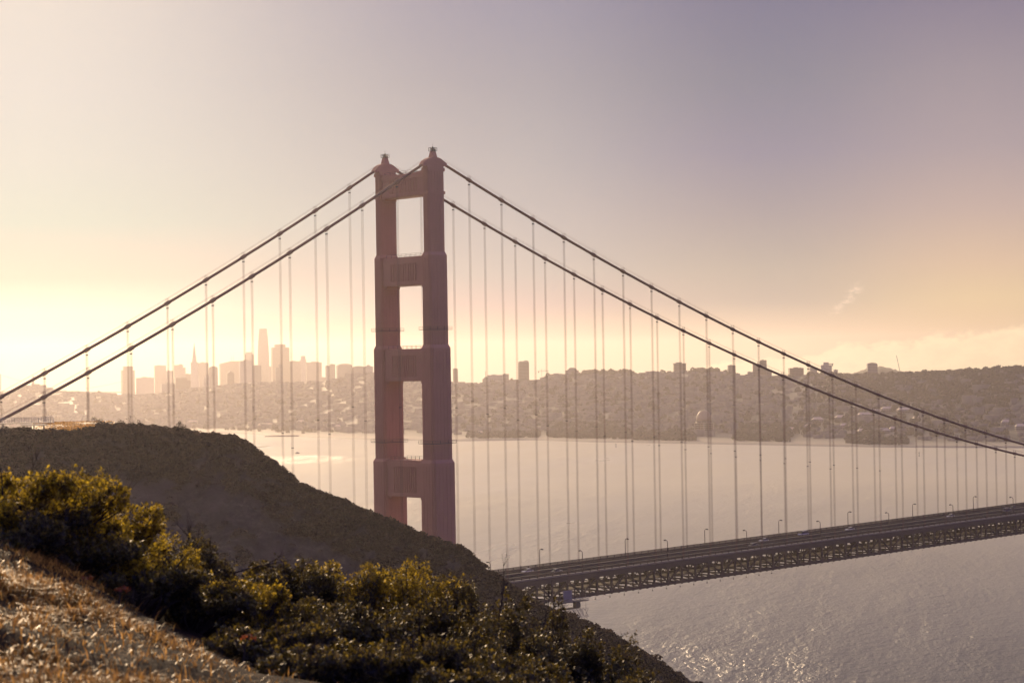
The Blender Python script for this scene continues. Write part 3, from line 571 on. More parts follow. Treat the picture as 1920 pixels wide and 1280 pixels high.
# ------------------------------------------------------------------ suspension bridge
HW, ZT = 13.72, 227.4
def deck_z(x): return 74.45+0.0185*x
def cable_z(x):
    if x >= 0: z = ZT-143.93*(1-((x-640.1)/640.1)**2)
    else: z = ZT+.592*x+4.2e-4*x*x
    return z-0.9*math.exp(-(x/3.5)**2)
X0, X1 = -343.0, 700.0
BR = empty('suspension_bridge', (0, 0, 0), label='orange red suspension bridge with twin legged tower and sweeping cables', cat='bridge')
PANELS = [(119.8, 223.6-30.7-73.1-119.8, 0, 0)]
LEG = [(8.0, 119.8, 5.15, 3.95), (119.8, 160.2, 4.65, 3.15), (160.2, 192.9, 4.25, 2.35), (192.9, 223.6, 3.75, 1.6)]
def build_tower():
    tw = empty('tower', (0, 0, 0)); tw.parent = BR
    def sect(ax, by, z, y0):
        nx, ny = ax*.80, by*.74; ix, iy = ax*.93, by*.90
        # stepped, art-deco corners
        P = [(ax, ny), (ix, ny), (ix, iy), (nx, iy), (nx, by)]
        out = []
        for sx_, sy_, rev in ((1, 1, False), (-1, 1, True), (-1, -1, False), (1, -1, True)):
            q = P[::-1] if rev else P
            out += [(sx_*x, y0+sy_*y, z) for x, y in q]
        return out
    for s in (-1, 1):
        b = MB(); y0 = s*HW
        for i, (za, zb, ax, by) in enumerate(LEG):
            b.prism(sect(ax, by, za, y0), sect(ax, by, zb, y0))
            if i < 3:
                ax2, by2 = LEG[i+1][2:]
                b.prism(sect(ax, by, zb, y0), sect(ax2+.02, by2+.02, zb+1.25, y0))
            # vertical ribs on the wide faces
            for k in (-.5, -.17, .17, .5):
                for q in (-1, 1): b.box((ax*k-.16, y0+q*by-.05, za+.6), (ax*k+.16, y0+q*by+.14, zb-1.0)) if q > 0 else b.box((ax*k-.16, y0-by-.14, za+.6), (ax*k+.16, y0-by+.05, zb-1.0))
            for k in (-.4, 0, .4):
                for q in (-1, 1):
                    xa, xb = sorted((q*(ax-.05), q*(ax+.13))); b.box((xa, y0+by*k-.13, za+.6), (xb, y0+by*k+.13, zb-1.0))
        b.box((-3.95, y0-1.78, 214.4), (3.95, y0+1.78, 215.4)); b.box((-3.9, y0-1.75, 222.4), (3.9, y0+1.75, 223.7))
        leg = b.build('leg', M['orange'], tw)
        # saddle hood over the cable
        top = [(-5.4, cable_z(-5.4)+.52), (-4.4, 225.85), (-3.0, 226.75), (-1.7, 227.25), (1.7, 227.25), (3.0, 226.75), (4.4, 225.85), (5.4, cable_z(5.4)+.52)]
        poly = top+[(5.3, cable_z(5.3)-.45), (3.9, 224.3), (3.6, 223.6), (-3.6, 223.6), (-3.9, 224.3), (-5.3, cable_z(-5.3)-.45)]
        MB().prism([(x, y0-1.25, z) for x, z in poly], [(x, y0+1.25, z) for x, z in poly]).build('saddle_hood', M['orange'], leg)
        bc = MB().prism([(-1.15, y0-1.15, 227.2), (1.15, y0-1.15, 227.2), (1.15, y0+1.15, 227.2), (-1.15, y0+1.15, 227.2)], [(-.72, y0-.72, 229.5), (.72, y0-.72, 229.5), (.72, y0+.72, 229.5), (-.72, y0+.72, 229.5)]).build('beacon_pedestal', M['orange'], leg)
        lt = MB(); lt.box((-1.1, y0-1.1, 229.5), (1.1, y0+1.1, 229.62))
        for i in range(4):
            for h in (230.2, 230.75):
                c = [(-1.05, -1.05), (1.05, -1.05), (1.05, 1.05), (-1.05, 1.05)]; p, q = c[i], c[(i+1) % 4]; lt.bar((p[0], y0+p[1], h), (q[0], y0+q[1], h), .09)
            lt.bar((c[i][0], y0+c[i][1], 229.6), (c[i][0], y0+c[i][1], 230.8), .12)
            m_ = ((c[i][0]+c[(i+1) % 4][0])/2, (c[i][1]+c[(i+1) % 4][1])/2); lt.bar((m_[0], y0+m_[1], 229.6), (m_[0], y0+m_[1], 230.8), .09)
        lt.box((-1.1, y0-.9, 229.7), (-.8, y0-.5, 230.5)); lt.box((.5, y0-.5, 229.7), (.9, y0, 230.3))
        lt.build('beacon_railing', M['dark'], leg)
        MB().lathe([(.34, 229.6), (.36, 230.7), (.2, 231.0), (.05, 231.2), (.04, 232.2)], 10, (0, y0, 0)).build('beacon', M['dark'], leg)
        for zz in (166.6, 126.6):
            ax, by = (LEG[2][2:] if zz > 150 else LEG[1][2:])
            wk = MB(); ex = .75
            wk.box((-ax-ex, y0-by-ex, zz), (ax+ex, y0-by-.02, zz+.14)).box((-ax-ex, y0+by+.02, zz), (ax+ex, y0+by+ex, zz+.14)).box((-ax-ex, y0-by-.02, zz+.003), (-ax-.02, y0+by+.02, zz+.137)).box((ax+.02, y0-by-.02, zz+.003), (ax+ex, y0+by+.02, zz+.137))
            for h in (.55, 1.1):
                for sy_ in (-1, 1): wk.bar((-ax-ex, y0+sy_*(by+ex), zz+h), (ax+ex, y0+sy_*(by+ex), zz+h), .06)
                for sx_ in (-1, 1): wk.bar((sx_*(ax+ex), y0-by-ex, zz+h), (sx_*(ax+ex), y0+by+ex, zz+h), .06)
            for sx_ in (-1, -.33, .33, 1):
                for sy_ in (-1, 1): wk.bar((sx_*(ax+ex), y0+sy_*(by+ex), zz), (sx_*(ax+ex), y0+sy_*(by+ex), zz+1.15), .07)
            wk.build('maintenance_walkway', M['orange_dark'], leg)
    ST = [(214.2, 223.3, 3), (182.6, 192.75, 2), (148.6, 160.1, 1), (107.5, 120.6, 0)]
    for za, zb, li in ST:
        ax, by = LEG[li][2:]; b = MB(); w = HW-by; t_ = ax*.78
        if li == 3:
            n = 12; poly = [(-w-.3, za)]+[(w+.3, za)]+[(w*math.cos(math.pi*i/n), zb-.9*math.sin(math.pi*i/n)*1.0) for i in range(n+1)]
            b.prism([(-t_, y, z) for y, z in poly], [(t_, y, z) for y, z in poly])
        else: b.box((-t_, -w-.3, za), (t_, w+.3, zb))
        by2 = by
        for q in (-1, 1):
            f0 = q*t_
            xa, xb = sorted((f0-q*.05, f0+q*.28))
            b.box((xa, -w, za+.3), (xb, w, za+1.5)); b.box((xa, -w, zb-2.2 if li < 3 else zb-2.6), (xb, w, zb-.9 if li < 3 else zb-1.4))
            nr = 11; ya = w*.62
            for k in range(nr):
                yy = -ya+2*ya*k/(nr-1); b.box((xa, yy-.28, za+1.5), (xb, yy+.28, zb-2.4 if li < 3 else zb-2.7))
        for s in (-1, 1):      # small stepped brackets under the strut
            ya, yb = sorted((s*(w+.2), s*(w-1.4))); b.box((-t_*.9, ya, za-.75), (t_*.9, yb, za+.05))
            if li != 3 or True:
                ya, yb = sorted((s*(w+.2), s*(w-.9)));
                if li < 3: b.box((-t_*.88, ya, zb-.05), (t_*.88, yb, zb+.5))
        strut = b.build('strut', M['orange'], tw)
        rb = MB(); rl = w-1.5
        for sx_ in (-1, 1):
            zz = zb-.9 if li == 3 else zb
            for h in (.6, 1.15): rb.bar((sx_*(t_-.3), -rl, zz+h), (sx_*(t_-.3), rl, zz+h), .06)
            for k in np.linspace(-rl, rl, 8): rb.bar((sx_*(t_-.3), k, zz-.1), (sx_*(t_-.3), k, zz+1.2), .07)
        rb.build('strut_railing', M['orange_dark'], strut)
    pier = MB()
    for s in (-1, 1): pier.box((-9, s*HW-8, -2), (9, s*HW+8, 8))
    pier.box((-7, -6, -2), (7, 6, 6)); pier.build('pier', M['concrete'], tw)
    # X bracing under the road deck
    br = MB()
    for za, zb in ((12, 40), (40, 66)):
        for q in (-2.5, 2.5):
            br.bar((q, -9.6, za), (q, 9.6, zb), 1.6, 1.2); br.bar((q*.98, 9.6, za), (q*.98, -9.6, zb), 1.6, 1.2)
    br.build('cross_brace', M['orange'], tw)
build_tower()

def build_cables():
    cabs = {}
    for s in (-1, 1):
        xs = np.concatenate([np.arange(X0, -12, 7.0), np.arange(-12, 12.01, 1.5), np.arange(18, X1+1, 7.0)])
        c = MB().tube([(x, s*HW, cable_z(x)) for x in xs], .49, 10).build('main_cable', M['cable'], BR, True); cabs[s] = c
        hr = MB()
        for o in (-.55, .55):
            hr.tube([(x, s*HW+o, cable_z(x)+1.55) for x in xs if abs(x) > 4 and x < 0], .028, 4); hr.tube([(x, s*HW+o, cable_z(x)+1.55) for x in xs if x > 4], .028, 4)
        hr.build('hand_rope', M['rope'], c)
    P = 15.24
    stations = [16.45+P*n for n in range(0, 27)]+[-(16.3+P*n) for n in range(0, 13)]
    for s in (-1, 1):
        for x in stations:
            sl_ = (cable_z(x+1)-cable_z(x-1))/2; ang = math.atan(sl_); z = cable_z(x)
            b = MB(); d = np.array([math.cos(ang), 0, math.sin(ang)]); p = np.array([x, s*HW, z])
            b.tube([p-d*1.05, p-d*.9, p-d*.88, p+d*.88, p+d*.9, p+d*1.05], [.55, .58, .68, .68, .58, .55], 10)
            for o in (-.55, .55):
                for k in (-.45, .45): b.bar(p+np.array([k*.5, o, .4]), p+np.array([k*.5, o, 1.6]), .07)
            b.build('cable_band', M['cable'], cabs[s])
            zd = deck_z(x)-1.0
            r = MB(); top = z-.3
            for ox in (-.21, .21):
                for oy in (-.27, .27): r.tube([(x+ox, s*HW+oy, zd), (x+ox, s*HW+oy, top)], .036, 5, False)
            su = r.build('suspender', M['rope'], BR)
            L = top-zd
            MB().box((x-.3, s*HW-.34, top-1.55), (x+.3, s*HW+.34, top-1.2)).build('rope_socket', M['dark'], su)
            if L > 60: MB().box((x-.3, s*HW-.34, zd+L*.46), (x+.3, s*HW+.34, zd+L*.46+.25)).build('rope_clamp', M['dark'], su)
build_cables()

def shear_box(b, xa, xb, ya, yb, za, zb):
    """box that follows the deck's grade; za, zb are offsets from the roadway surface"""
    v = []
    for z in (za, zb):
        for x, y in ((xa, ya), (xb, ya), (xb, yb), (xa, yb)): v.append((x, y, deck_z(x)+z))
    b.raw(v, [(3, 2, 1, 0), (4, 5, 6, 7), (0, 1, 5, 4), (1, 2, 6, 5), (2, 3, 7, 6), (3, 0, 4, 7)])
def build_deck():
    b = MB(); shear_box(b, X0, X1, -9.4, 9.4, -.55, 0); b.build('roadway', M['asphalt'], BR)
    ln = MB(); wl = mat('road_paint', (.7, .68, .6), .5, 2.0, .1)
    for y in (-6.3, -3.15, 3.15, 6.3):
        for x in np.arange(-60, 480, 12.2): shear_box(ln, x, x+3.6, y-.07, y+.07, .004, .008)
    ln.build('lane_marking', wl, BR)
    for s in (-1, 1):
        w = MB(); ya, yb = sorted((s*9.75, s*13.25)); shear_box(w, X0, X1, ya, yb, -.4, .22); wk = w.build('sidewalk', M['walkway'], BR)
        k = MB(); ya, yb = sorted((s*9.4, s*9.75)); shear_box(k, X0, X1, ya, yb, -.5, .30); shear_box(k, X0, X1, s*9.57-.06, s*9.57+.06, .36, .98)
        for x in np.arange(-60, X1, 3.81): k.box((x-.1, s*9.57-.1, deck_z(x)+.28), (x+.1, s*9.57+.1, deck_z(x)+1.05))
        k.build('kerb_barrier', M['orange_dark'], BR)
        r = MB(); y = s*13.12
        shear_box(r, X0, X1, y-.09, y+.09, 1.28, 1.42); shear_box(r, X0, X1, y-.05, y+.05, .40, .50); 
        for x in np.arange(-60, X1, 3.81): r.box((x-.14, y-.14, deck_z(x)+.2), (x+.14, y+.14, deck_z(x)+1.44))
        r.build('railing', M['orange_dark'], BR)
        p = MB()
        for x in np.arange(-60, 470, .20): p.box((x-.055, y-.025, deck_z(x)+.5), (x+.055, y+.025, deck_z(x)+1.28))
        p.build('railing_pickets', M['orange_dark'], BR)
        f = MB(); ya, yb = sorted((s*13.27, s*14.15)); shear_box(f, X0, X1, ya, yb, -2.3, -.30); ya, yb = sorted((s*13.3, s*14.2)); shear_box(f, X0, X1, ya, yb, -9.05, -7.95)
        n0, n1 = -8, 92
        for i in range(n0, n1):
            x = i*7.62; zd = deck_z(x)
            f.box((x-.4, s*HW-.3, zd-7.95), (x+.4, s*HW+.3, zd-2.3)); f.box((x+3.65, s*HW-.2, zd-7.97), (x+3.95, s*HW+.2, zd-2.28))
            f.box((x-.8, s*HW-.41, zd-7.98), (x+.8, s*HW+.41, zd-7.3)); f.box((x-1.0, s*HW-.4, zd-3.1), (x+1.0, s*HW+.4, zd-2.28))
            x2 = x+7.62
            if i % 2: f.bar((x+.2, s*HW, zd-7.8), (x2-.2, s*HW, deck_z(x2)-2.4), .6, .5)
            else: f.bar((x+.2, s*HW, zd-2.4), (x2-.2, s*HW, deck_z(x2)-7.8), .6, .5)
        for x in np.arange(0, 480, 3.81):
            z = deck_z(x); f.box((x-.35, s*HW-.25, z-9.32), (x+.35, s*HW+.25, z-9.04))
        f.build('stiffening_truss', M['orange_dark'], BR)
        lt = MB()
        for i, x in enumerate(np.arange(60, 470, 7.62)):
            z = deck_z(x)-9.3; lt.bar((x, s*HW, z), (x, s*HW, z-1.0), .07)
            if i < 16: lt.box((x-.2, s*HW-.2, z-1.25), (x+.2, s*HW+.2, z-.95))
        lt.build('hanging_light', M['dark'], BR)
    # inner safety curb of the roadway centre
    m_ = MB(); shear_box(m_, X0, X1, -.28, .28, .005, .98); m_.build('median_barrier', mat('median_concrete', (.06, .05, .05), .6, .8, .2), BR)
    # floor beams share one mesh
    fb = MB(); fb.box((-.25, -13.2, -1.5), (.25, 13.2, -.6)); fb.box((-.2, -13.2, -4.15), (.2, 13.2, -3.8))
    for k in range(-6, 6):
        a, c = (k*2.2, -3.9), ((k+1)*2.2, -1.5)
        fb.bar((0, a[0], -3.9 if k % 2 else -1.5), (0, c[0], -1.5 if k % 2 else -3.9), .28)
    fb.box((-.25, -13.25, -8.95), (.25, 13.25, -8.4))
    fm = fb.mesh('floor_beam', M['orange_dark'])
    for i in range(-8, 66):
        o = link('floor_beam', fm, BR); o.location = (i*7.62, 0, deck_z(i*7.62))
    st = MB()
    for y in np.linspace(-11.5, 11.5, 9): shear_box(st, X0, X1, y-.15, y+.15, -1.45, -.56)
    for i in range(-8, 66, 1):
        x = i*7.62; x2 = x+7.62; z, z2 = deck_z(x)-8.7, deck_z(x2)-8.7
        st.bar((x, -13.2 if i % 2 else 13.2, z), (x2, 0, z2), .5); st.bar((x, 13.2 if i % 2 else -13.2, z-.02), (x2, 0, z2-.02), .5)
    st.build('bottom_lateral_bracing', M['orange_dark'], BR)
    # painters' catwalk along the middle of the truss
    cw = MB(); shear_box(cw, X0, X1, -12.4, -11.6, -6.1, -5.95); shear_box(cw, X0, X1, -3, 3, -7.6, -7.3); cw.build('service_catwalk', M['orange_dark'], BR)
build_deck()

# ------------------------------------------------------------------ street lamps, cars, people, work platform
ORD = ['first', 'second', 'third', 'fourth', 'fifth', 'sixth', 'seventh', 'eighth', 'ninth']
def make_lamp():
    o = empty('street_lamp', (0, 0, 0))
    pts = [(0, 0, 0), (0, 0, 6.5)]+[(0, .8-.8*math.cos(a), 6.5+.8*math.sin(a)) for a in np.linspace(.2, math.pi/2, 6)]+[(0, 1.2, 7.3)]
    MB().tube(pts, [.15, .13]+[.12]*7, 8).build('pole', M['orange_dark'], o, True)
    MB().box((-.2, -.2, -.02), (.2, .2, .9)).build('pole_base', M['orange_dark'], o)
    h = MB().prism([(-.3, 1.1, 7.18), (.3, 1.1, 7.18), (.22, 2.0, 7.1), (-.22, 2.0, 7.1)], [(-.22, 1.15, 7.6), (.22, 1.15, 7.6), (.15, 1.95, 7.4), (-.15, 1.95, 7.4)]).build('lamp_head', M['dark'], o)
    MB().box((-.18, 1.2, 7.06), (.18, 1.85, 7.14)).build('lens', M['lamp_glass'], h)
    return o
def build_lamps():
    proto = None
    far = [68.4+45.72*i for i in range(7)]; near = [27.1+45.72*i for i in range(8)]
    for side, xs in ((1, far), (-1, near)):
        for i, x in enumerate(xs):
            if proto is None: proto = make_lamp(); o = proto
            else: o = copy_tree(proto)
            o.location = (x, side*9.57, deck_z(x)+.3 if side > 0 else deck_z(x)+.3); o.rotation_euler = (0, 0, math.pi if side > 0 else 0)
            lab = ('curved bridge lamp pointing right on the far kerb, %s from the dark hill' if side > 0 else 'curved bridge lamp pointing left on the near kerb, %s from the dark hill') % ORD[i]
            tag(o, lab, 'street lamp', 'lamps along the bridge roadway')
build_lamps()

def make_car(name, paint):
    o = empty(name, (0, 0, 0)); van = name == 'van'
    L, W, H = (2.6, .95, 1.0) if van else (2.25, .9, .78)
    prof = [(-L, .35), (L, .35), (L+.05, .6), (L*.93, H*.98), (L*.5, H), (-L*.93, H), (-L-.04, .7)]
    MB().prism([(x, -W, z) for x, z in prof], [(x, W, z) for x, z in prof]).build('body', paint, o)
    cab = [(L*.42, H), (L*.14, H+.62), (-L*.55, H+.60), (-L*.82, H)] if not van else [(L*.7, H), (L*.42, H+1.0), (-L*.9, H+1.02), (-L*.95, H)]
    zt = max(z for _, z in cab)
    g = MB().prism([(x, -W*.9, z) if z == H else (x, -W*.74, z) for x, z in cab], [(x, W*.9, z) if z == H else (x, W*.74, z) for x, z in cab]).build('windows', M['glass'], o)
    MB().box((cab[2][0]+.05, -W*.76, zt), (cab[1][0]-.05, W*.76, zt+.06)).build('roof', paint, o)
    for x in (-L*.62, L*.62):
        for y in (-W+.08, W-.08):
            wv = MB(); wv.tube([(x, y-.1, .33), (x, y+.1, .33)], .33, 12); wv.build('wheel', M['tyre'], o)
    for y in (-W*.7, W*.7):
        MB().box((L+.0, y-.15, .58), (L+.07, y+.15, .74)).build('headlight', M['white'], o)
        MB().box((-L-.08, y-.15, .6), (-L-.01, y+.15, .75)).build('tail_light', M['leaf_red'], o)
    return o
def build_cars():
    silver, grey, whitep, blue = car_paint('silver_paint', (.5, .5, .5)), car_paint('grey_paint', (.2, .2, .21)), car_paint('white_paint', (.75, .74, .72)), car_paint('dark_blue_paint', (.04, .06, .1))
    lst = [(989, 1069, 4.8, 'car', whitep, 'pale car on the far lanes just right of the dark hill'), (1044, 1071, -4.8, 'car', grey, 'grey car on the near lanes close to the dark hill'), (1432, 1009, 4.8, 'car', silver, 'small silver car on the far lanes just right of the centre lamps'),
           (1506, 1001, 7.6, 'van', silver, 'silver van on the outer far lane under the fourth lamp'), (1413, 1019, -4.8, 'car', grey, 'grey car on the near lanes below the small silver car'), (1593, 990, 4.8, 'car', whitep, 'pale car near the lone lamp right of the silver van'),
           (1782, 965, 4.8, 'car', silver, 'silver car on the far lanes beside the rightmost lamps'), (1888, 957, -1.8, 'van', grey, 'grey van at the right on the inner lanes'), (1898, 950, 4.8, 'car', blue, 'dark car farthest right on the bridge')]
    for px, py, y, kind, p, lab in lst:
        w = on_plane_y(px, py, y); x = float(w[0])
        o = make_car(kind, p); o.location = (x, y, deck_z(x)+.005); o.rotation_euler = (0, -math.atan(.0185)*(1 if y < 0 else -1), 0 if y < 0 else math.pi)
        tag(o, lab, kind, 'vehicles crossing the bridge')
build_cars()

def make_person(loc, rz, shirt, trousers, label, stride=.18):
    o = empty('person', loc, rz, label=label, cat='person', group='people walking on the bridge')
    V = [(0, 0, .95), (0, 0, 1.2), (0, 0, 1.42), (0, 0, 1.52), (0, .02, 1.62), (0, .01, 1.74)]
    E = [(i, i+1) for i in range(5)]; rad = [.16, .15, .13, .06, .095, .08]
    for s in (-1, 1):
        i = len(V); V += [(.10*s, 0, .9), (.11*s, .12*s*stride/.18, .5), (.11*s, .02+.18*s*stride/.18, .08), (.11*s, .16+.18*s*stride/.18, .04)]; E += [(0, i), (i, i+1), (i+1, i+2), (i+2, i+3)]; rad += [.10, .07, .05, .045]
        i = len(V); V += [(.20*s, 0, 1.40), (.25*s, -.05*s, 1.13), (.25*s, .06-.10*s, .88), (.25*s, .09-.10*s, .79)]; E += [(2, i), (i, i+1), (i+1, i+2), (i+2, i+3)]; rad += [.06, .048, .036, .04]
    me = bpy.data.meshes.new('body'); me.from_pydata(V, E, []); b = bpy.data.objects.new('body', me); C.objects.link(b); b.parent = o
    sk = b.modifiers.new('skin', 'SKIN'); b.modifiers.new('sub', 'SUBSURF').render_levels = 1
    for v, r in zip(me.skin_vertices[0].data, rad): v.radius = (r, r)
    me.skin_vertices[0].data[0].use_root = True
    m = bpy.data.materials.new('clothes'); m.use_nodes = True; t = NT(m.node_tree); z = t.add('ShaderNodeSeparateXYZ', {0: t.add('ShaderNodeTexCoord').outputs['Object']}).outputs[2]
    c = t.mix(t.math('GREATER_THAN', z, .95), (*trousers, 1), (*shirt, 1)); c = t.mix(t.math('GREATER_THAN', z, 1.5), c, (.35, .2, .14, 1)); t.l.new(c, t.n['Principled BSDF'].inputs['Base Color'])
    me.materials.append(m)
    hr = MB().lathe([(.10, 1.66), (.105, 1.72), (.09, 1.80), (.04, 1.84)], 10).build('hair', M['dark'], o, True)
    return o
for px, lab, c in ((976, 'person in dark clothes walking by far railing near the hill', (.05, .05, .06)), (1054, 'person in dark jacket walking by far railing between two lamps', (.08, .04, .04))):
    w = on_plane_y(px, 1060-(px-976)*.14, 11.6); make_person((float(w[0]), 11.6, deck_z(float(w[0]))+.225), math.pi/2, c, (.03, .03, .04), lab)

def build_platform():
    w = on_plane_y(1062, 1117, -14.6); x0 = float(w[0]); zc = float(w[2])
    o = empty('work_platform', (x0, -14.2, zc), label='hanging painters scaffold with white sheet under bridge deck by the hill', cat='scaffold')
    MB().box((-2.0, -.9, -2.1), (2.4, -.75, 2.0)).box((-2.0, -.75, 1.9), (2.4, .1, 2.0)).build('white_sheet', M['white'], o)
    pl = MB(); pl.box((-6, -.6, -2.6), (11, 1.4, -2.35)); pl.box((-3, -.9, -4.9), (6, 1.8, -4.7)); pl.box((4.2, -.9, -4.7), (6.6, .6, -2.7)); pl.build('platform_deck', M['dark'], o)
    lt = MB()
    for z0, xa, xb, h in ((-8.4, -6, 10.5, 3.0), (-2.3, -6, 11, 1.2)):
        for y in (-1.0, 1.6):
            lt.bar((xa, y, z0), (xb, y, z0), .12); lt.bar((xa, y, z0+h), (xb, y, z0+h), .12)
            n = 9
            for k in range(n):
                a = xa+(xb-xa)*k/n; c = xa+(xb-xa)*(k+1)/n; lt.bar((a, y, z0), (c, y, z0+h), .10); lt.bar((c, y, z0), (a, y, z0+h), .10)
    for x in (-5.5, -1, 3.5, 7, 10): lt.bar((x, -.2, -8.4), (x, -.2, 2.5), .08)
    lt.build('lattice_frame', M['steel'], o)
build_platform()

# ------------------------------------------------------------------ the dark headland between camera and bridge
CREST = [(-420, 800, 560), (-150, 803, 535), (0, 807, 515), (60, 808, 508), (100, 811, 504), (125, 809, 504), (150, 807, 503), (175, 800, 502), (250, 800, 500), (330, 806, 500), (370, 814, 498), (430, 819, 496), (450, 825, 495), (480, 847, 493), (520, 875, 490), (560, 907, 488), (620, 932, 485), (660, 948, 483), (700, 965, 481), (760, 989, 478), (800, 1006, 476), (850, 1022, 474), (872, 1032, 473), (905, 1061, 470), (940, 1086, 468), (1000, 1131, 464), (1060, 1152, 460), (1130, 1182, 455), (1180, 1213, 452), (1230, 1243, 449), (1270, 1266, 446), (1300, 1284, 444), (1500, 1420, 432), (1800, 1620, 415), (2200, 1900, 395)]
kx = np.array([c[0] for c in CREST], float); ky = np.array([c[1] for c in CREST], float); kd = np.array([c[2] for c in CREST], float)
def smoothed(px, arr): return sum(np.interp(px+o, kx, arr) for o in (-6, 0, 6))/3
def ridge_profile(s, px):
    """height change against distance s from the crest (s > 0 towards the camera)"""
    flat = np.clip((430-px)/250, 0, 1)          # the brow is broad at the left
    near = -np.where(s < 9, s*.16+s*s*.012, 9*.16+.97+(s-9)*(.58+.10*flat))
    q = -s; wide = 6+66*np.clip((330-px)/150, 0, 1)
    farz = -np.where(q < wide, q*.012+np.minimum(q, 12)*.02, wide*.012+.24+(q-wide)*.8)
    return np.where(s >= 0, near, farz)
def build_ridge():
    cols = np.concatenate([np.linspace(-420, -20, 60), np.linspace(-18, 1320, 560), np.linspace(1330, 2200, 60)])
    sv = np.concatenate([-np.linspace(175, 20, 26), -np.linspace(19, 0.5, 26), np.linspace(0, 40, 62), np.linspace(41, 95, 50), np.linspace(100, 190, 14)])
    V = np.zeros((len(cols), len(sv), 3))
    for i, px in enumerate(cols):
        d = smoothed(px, kd); p = at(px, smoothed(px, ky), d); h = ray(px, 800)[:2]; h = h/np.linalg.norm(h)
        q = p[:2][None, :]-h[None, :]*sv[:, None]; z = p[2]-.35+ridge_profile(sv, px)
        V[i, :, :2] = q; V[i, :, 2] = z
    X, Y = V[:, :, 0], V[:, :, 1]
    amp = np.where(np.abs(sv) < 3, .45, 1.0)[None, :]
    gul = (fbm(X*.9+Y*.2, Y*.5, .035, 4, 3)-.5)*7*np.clip((sv-6)/30, 0, 1)[None, :]
    V[:, :, 2] += amp*((fbm(X, Y, .45, 3, 1)-.5)*2.2+(fbm(X, Y, .10, 3, 2)-.5)*2.2*np.clip(np.abs(sv)/6, .15, 1)[None, :])+gul
    V[:, :, 2] = np.maximum(V[:, :, 2], -2)
    m = bpy.data.materials.new('headland_scrub'); m.use_nodes = True; t = NT(m.node_tree); b = t.n['Principled BSDF']
    co = t.add('ShaderNodeTexCoord').outputs['Object']
    n1 = t.add('ShaderNodeTexNoise', {'Vector': co, 'Scale': .5, 'Detail': 7.0, 'Roughness': .7}).outputs[0]
    n2 = t.add('ShaderNodeTexNoise', {'Vector': co, 'Scale': .06, 'Detail': 5.0, 'Roughness': .6}).outputs[0]
    c = t.ramp(n1, [(.3, (.018, .017, .018)), (.5, (.036, .033, .034)), (.7, (.07, .06, .055))])
    c = t.mix(t.map(n2, .50, .62), c, (.06, .05, .045, 1))
    t.l.new(c, b.inputs['Base Color']); b.inputs['Roughness'].default_value = .85; b.inputs['Specular IOR Level'].default_value = .2
    t.l.new(t.add('ShaderNodeBump', {'Height': n1, 'Strength': .9, 'Distance': .6}).outputs[0], b.inputs['Normal'])
    o = link('hill', fast_mesh('hill', V.reshape(-1, 3), grid_faces(len(cols), len(sv)), m, True)); tag(o, kind='structure')
    return cols, sv, V
RC, RS, RV = build_ridge()
def ridge_point(px, s):
    i = min(len(RC)-2, max(0, np.searchsorted(RC, px)-1)); j = min(len(RS)-2, max(0, np.searchsorted(RS, s)-1))
    a = (px-RC[i])/(RC[i+1]-RC[i]); b = (s-RS[j])/(RS[j+1]-RS[j])
    return (RV[i, j]*(1-a)+RV[i+1, j]*a)*(1-b)+(RV[i, j+1]*(1-a)+RV[i+1, j+1]*a)*b

def leaf_clump(n, size, squash=1.0, leaf=.3):
    """n leaf quads spread through a dome"""
    d = rng.normal(size=(n, 3)); d /= np.linalg.norm(d, axis=1)[:, None]; d[:, 2] = np.abs(d[:, 2])
    p = d*(rng.uniform(.35, 1.0, (n, 1))**.5); p[:, 2] *= squash; p *= size
    a = rng.normal(size=(n, 3)); a /= np.linalg.norm(a, axis=1)[:, None]; b = rng.normal(size=(n, 3)); b = np.cross(a, b); b /= np.linalg.norm(b, axis=1)[:, None]
    L = leaf*rng.uniform(.6, 1.3, (n, 1))
    return np.stack([p-a*L*.5, p+b*L*.28, p+a*L*.5, p-b*L*.28], 1).reshape(-1, 3)
def build_scrub():
    protos = [leaf_clump(95, 1.0, rng.uniform(.6, .95), .40) for _ in range(8)]
    V = []
    for i in range(5600):
        px = rng.uniform(-60, 1330); u = rng.random()
        s = rng.normal(1.0, 3.0) if u < .42 else rng.uniform(0, 22) if u < .85 else rng.uniform(10, 75)
        if px < 330 and u < .3: s = rng.uniform(-30, 8)
        if 85 < px < 185 and s < 1.0: continue
        if px < 105 and s < -3: continue
        p = ridge_point(px, s); r = (.5+1.5*rng.random()**2.2)*(1.1 if px < 430 else 1.0)
        if s < 1.5: r *= .8
        V.append(protos[rng.integers(8)]*np.array([r*1.15, r*1.15, r])+p-np.array([0, 0, .15]))
    V = np.concatenate(V); o = link('hill_scrub', fast_mesh('hill_scrub', V, np.arange(len(V)).reshape(-1, 4), M['scrub']))
    tag(o, 'low dark coastal scrub covering the headland and its crest', 'scrub', kind='stuff')
build_scrub()

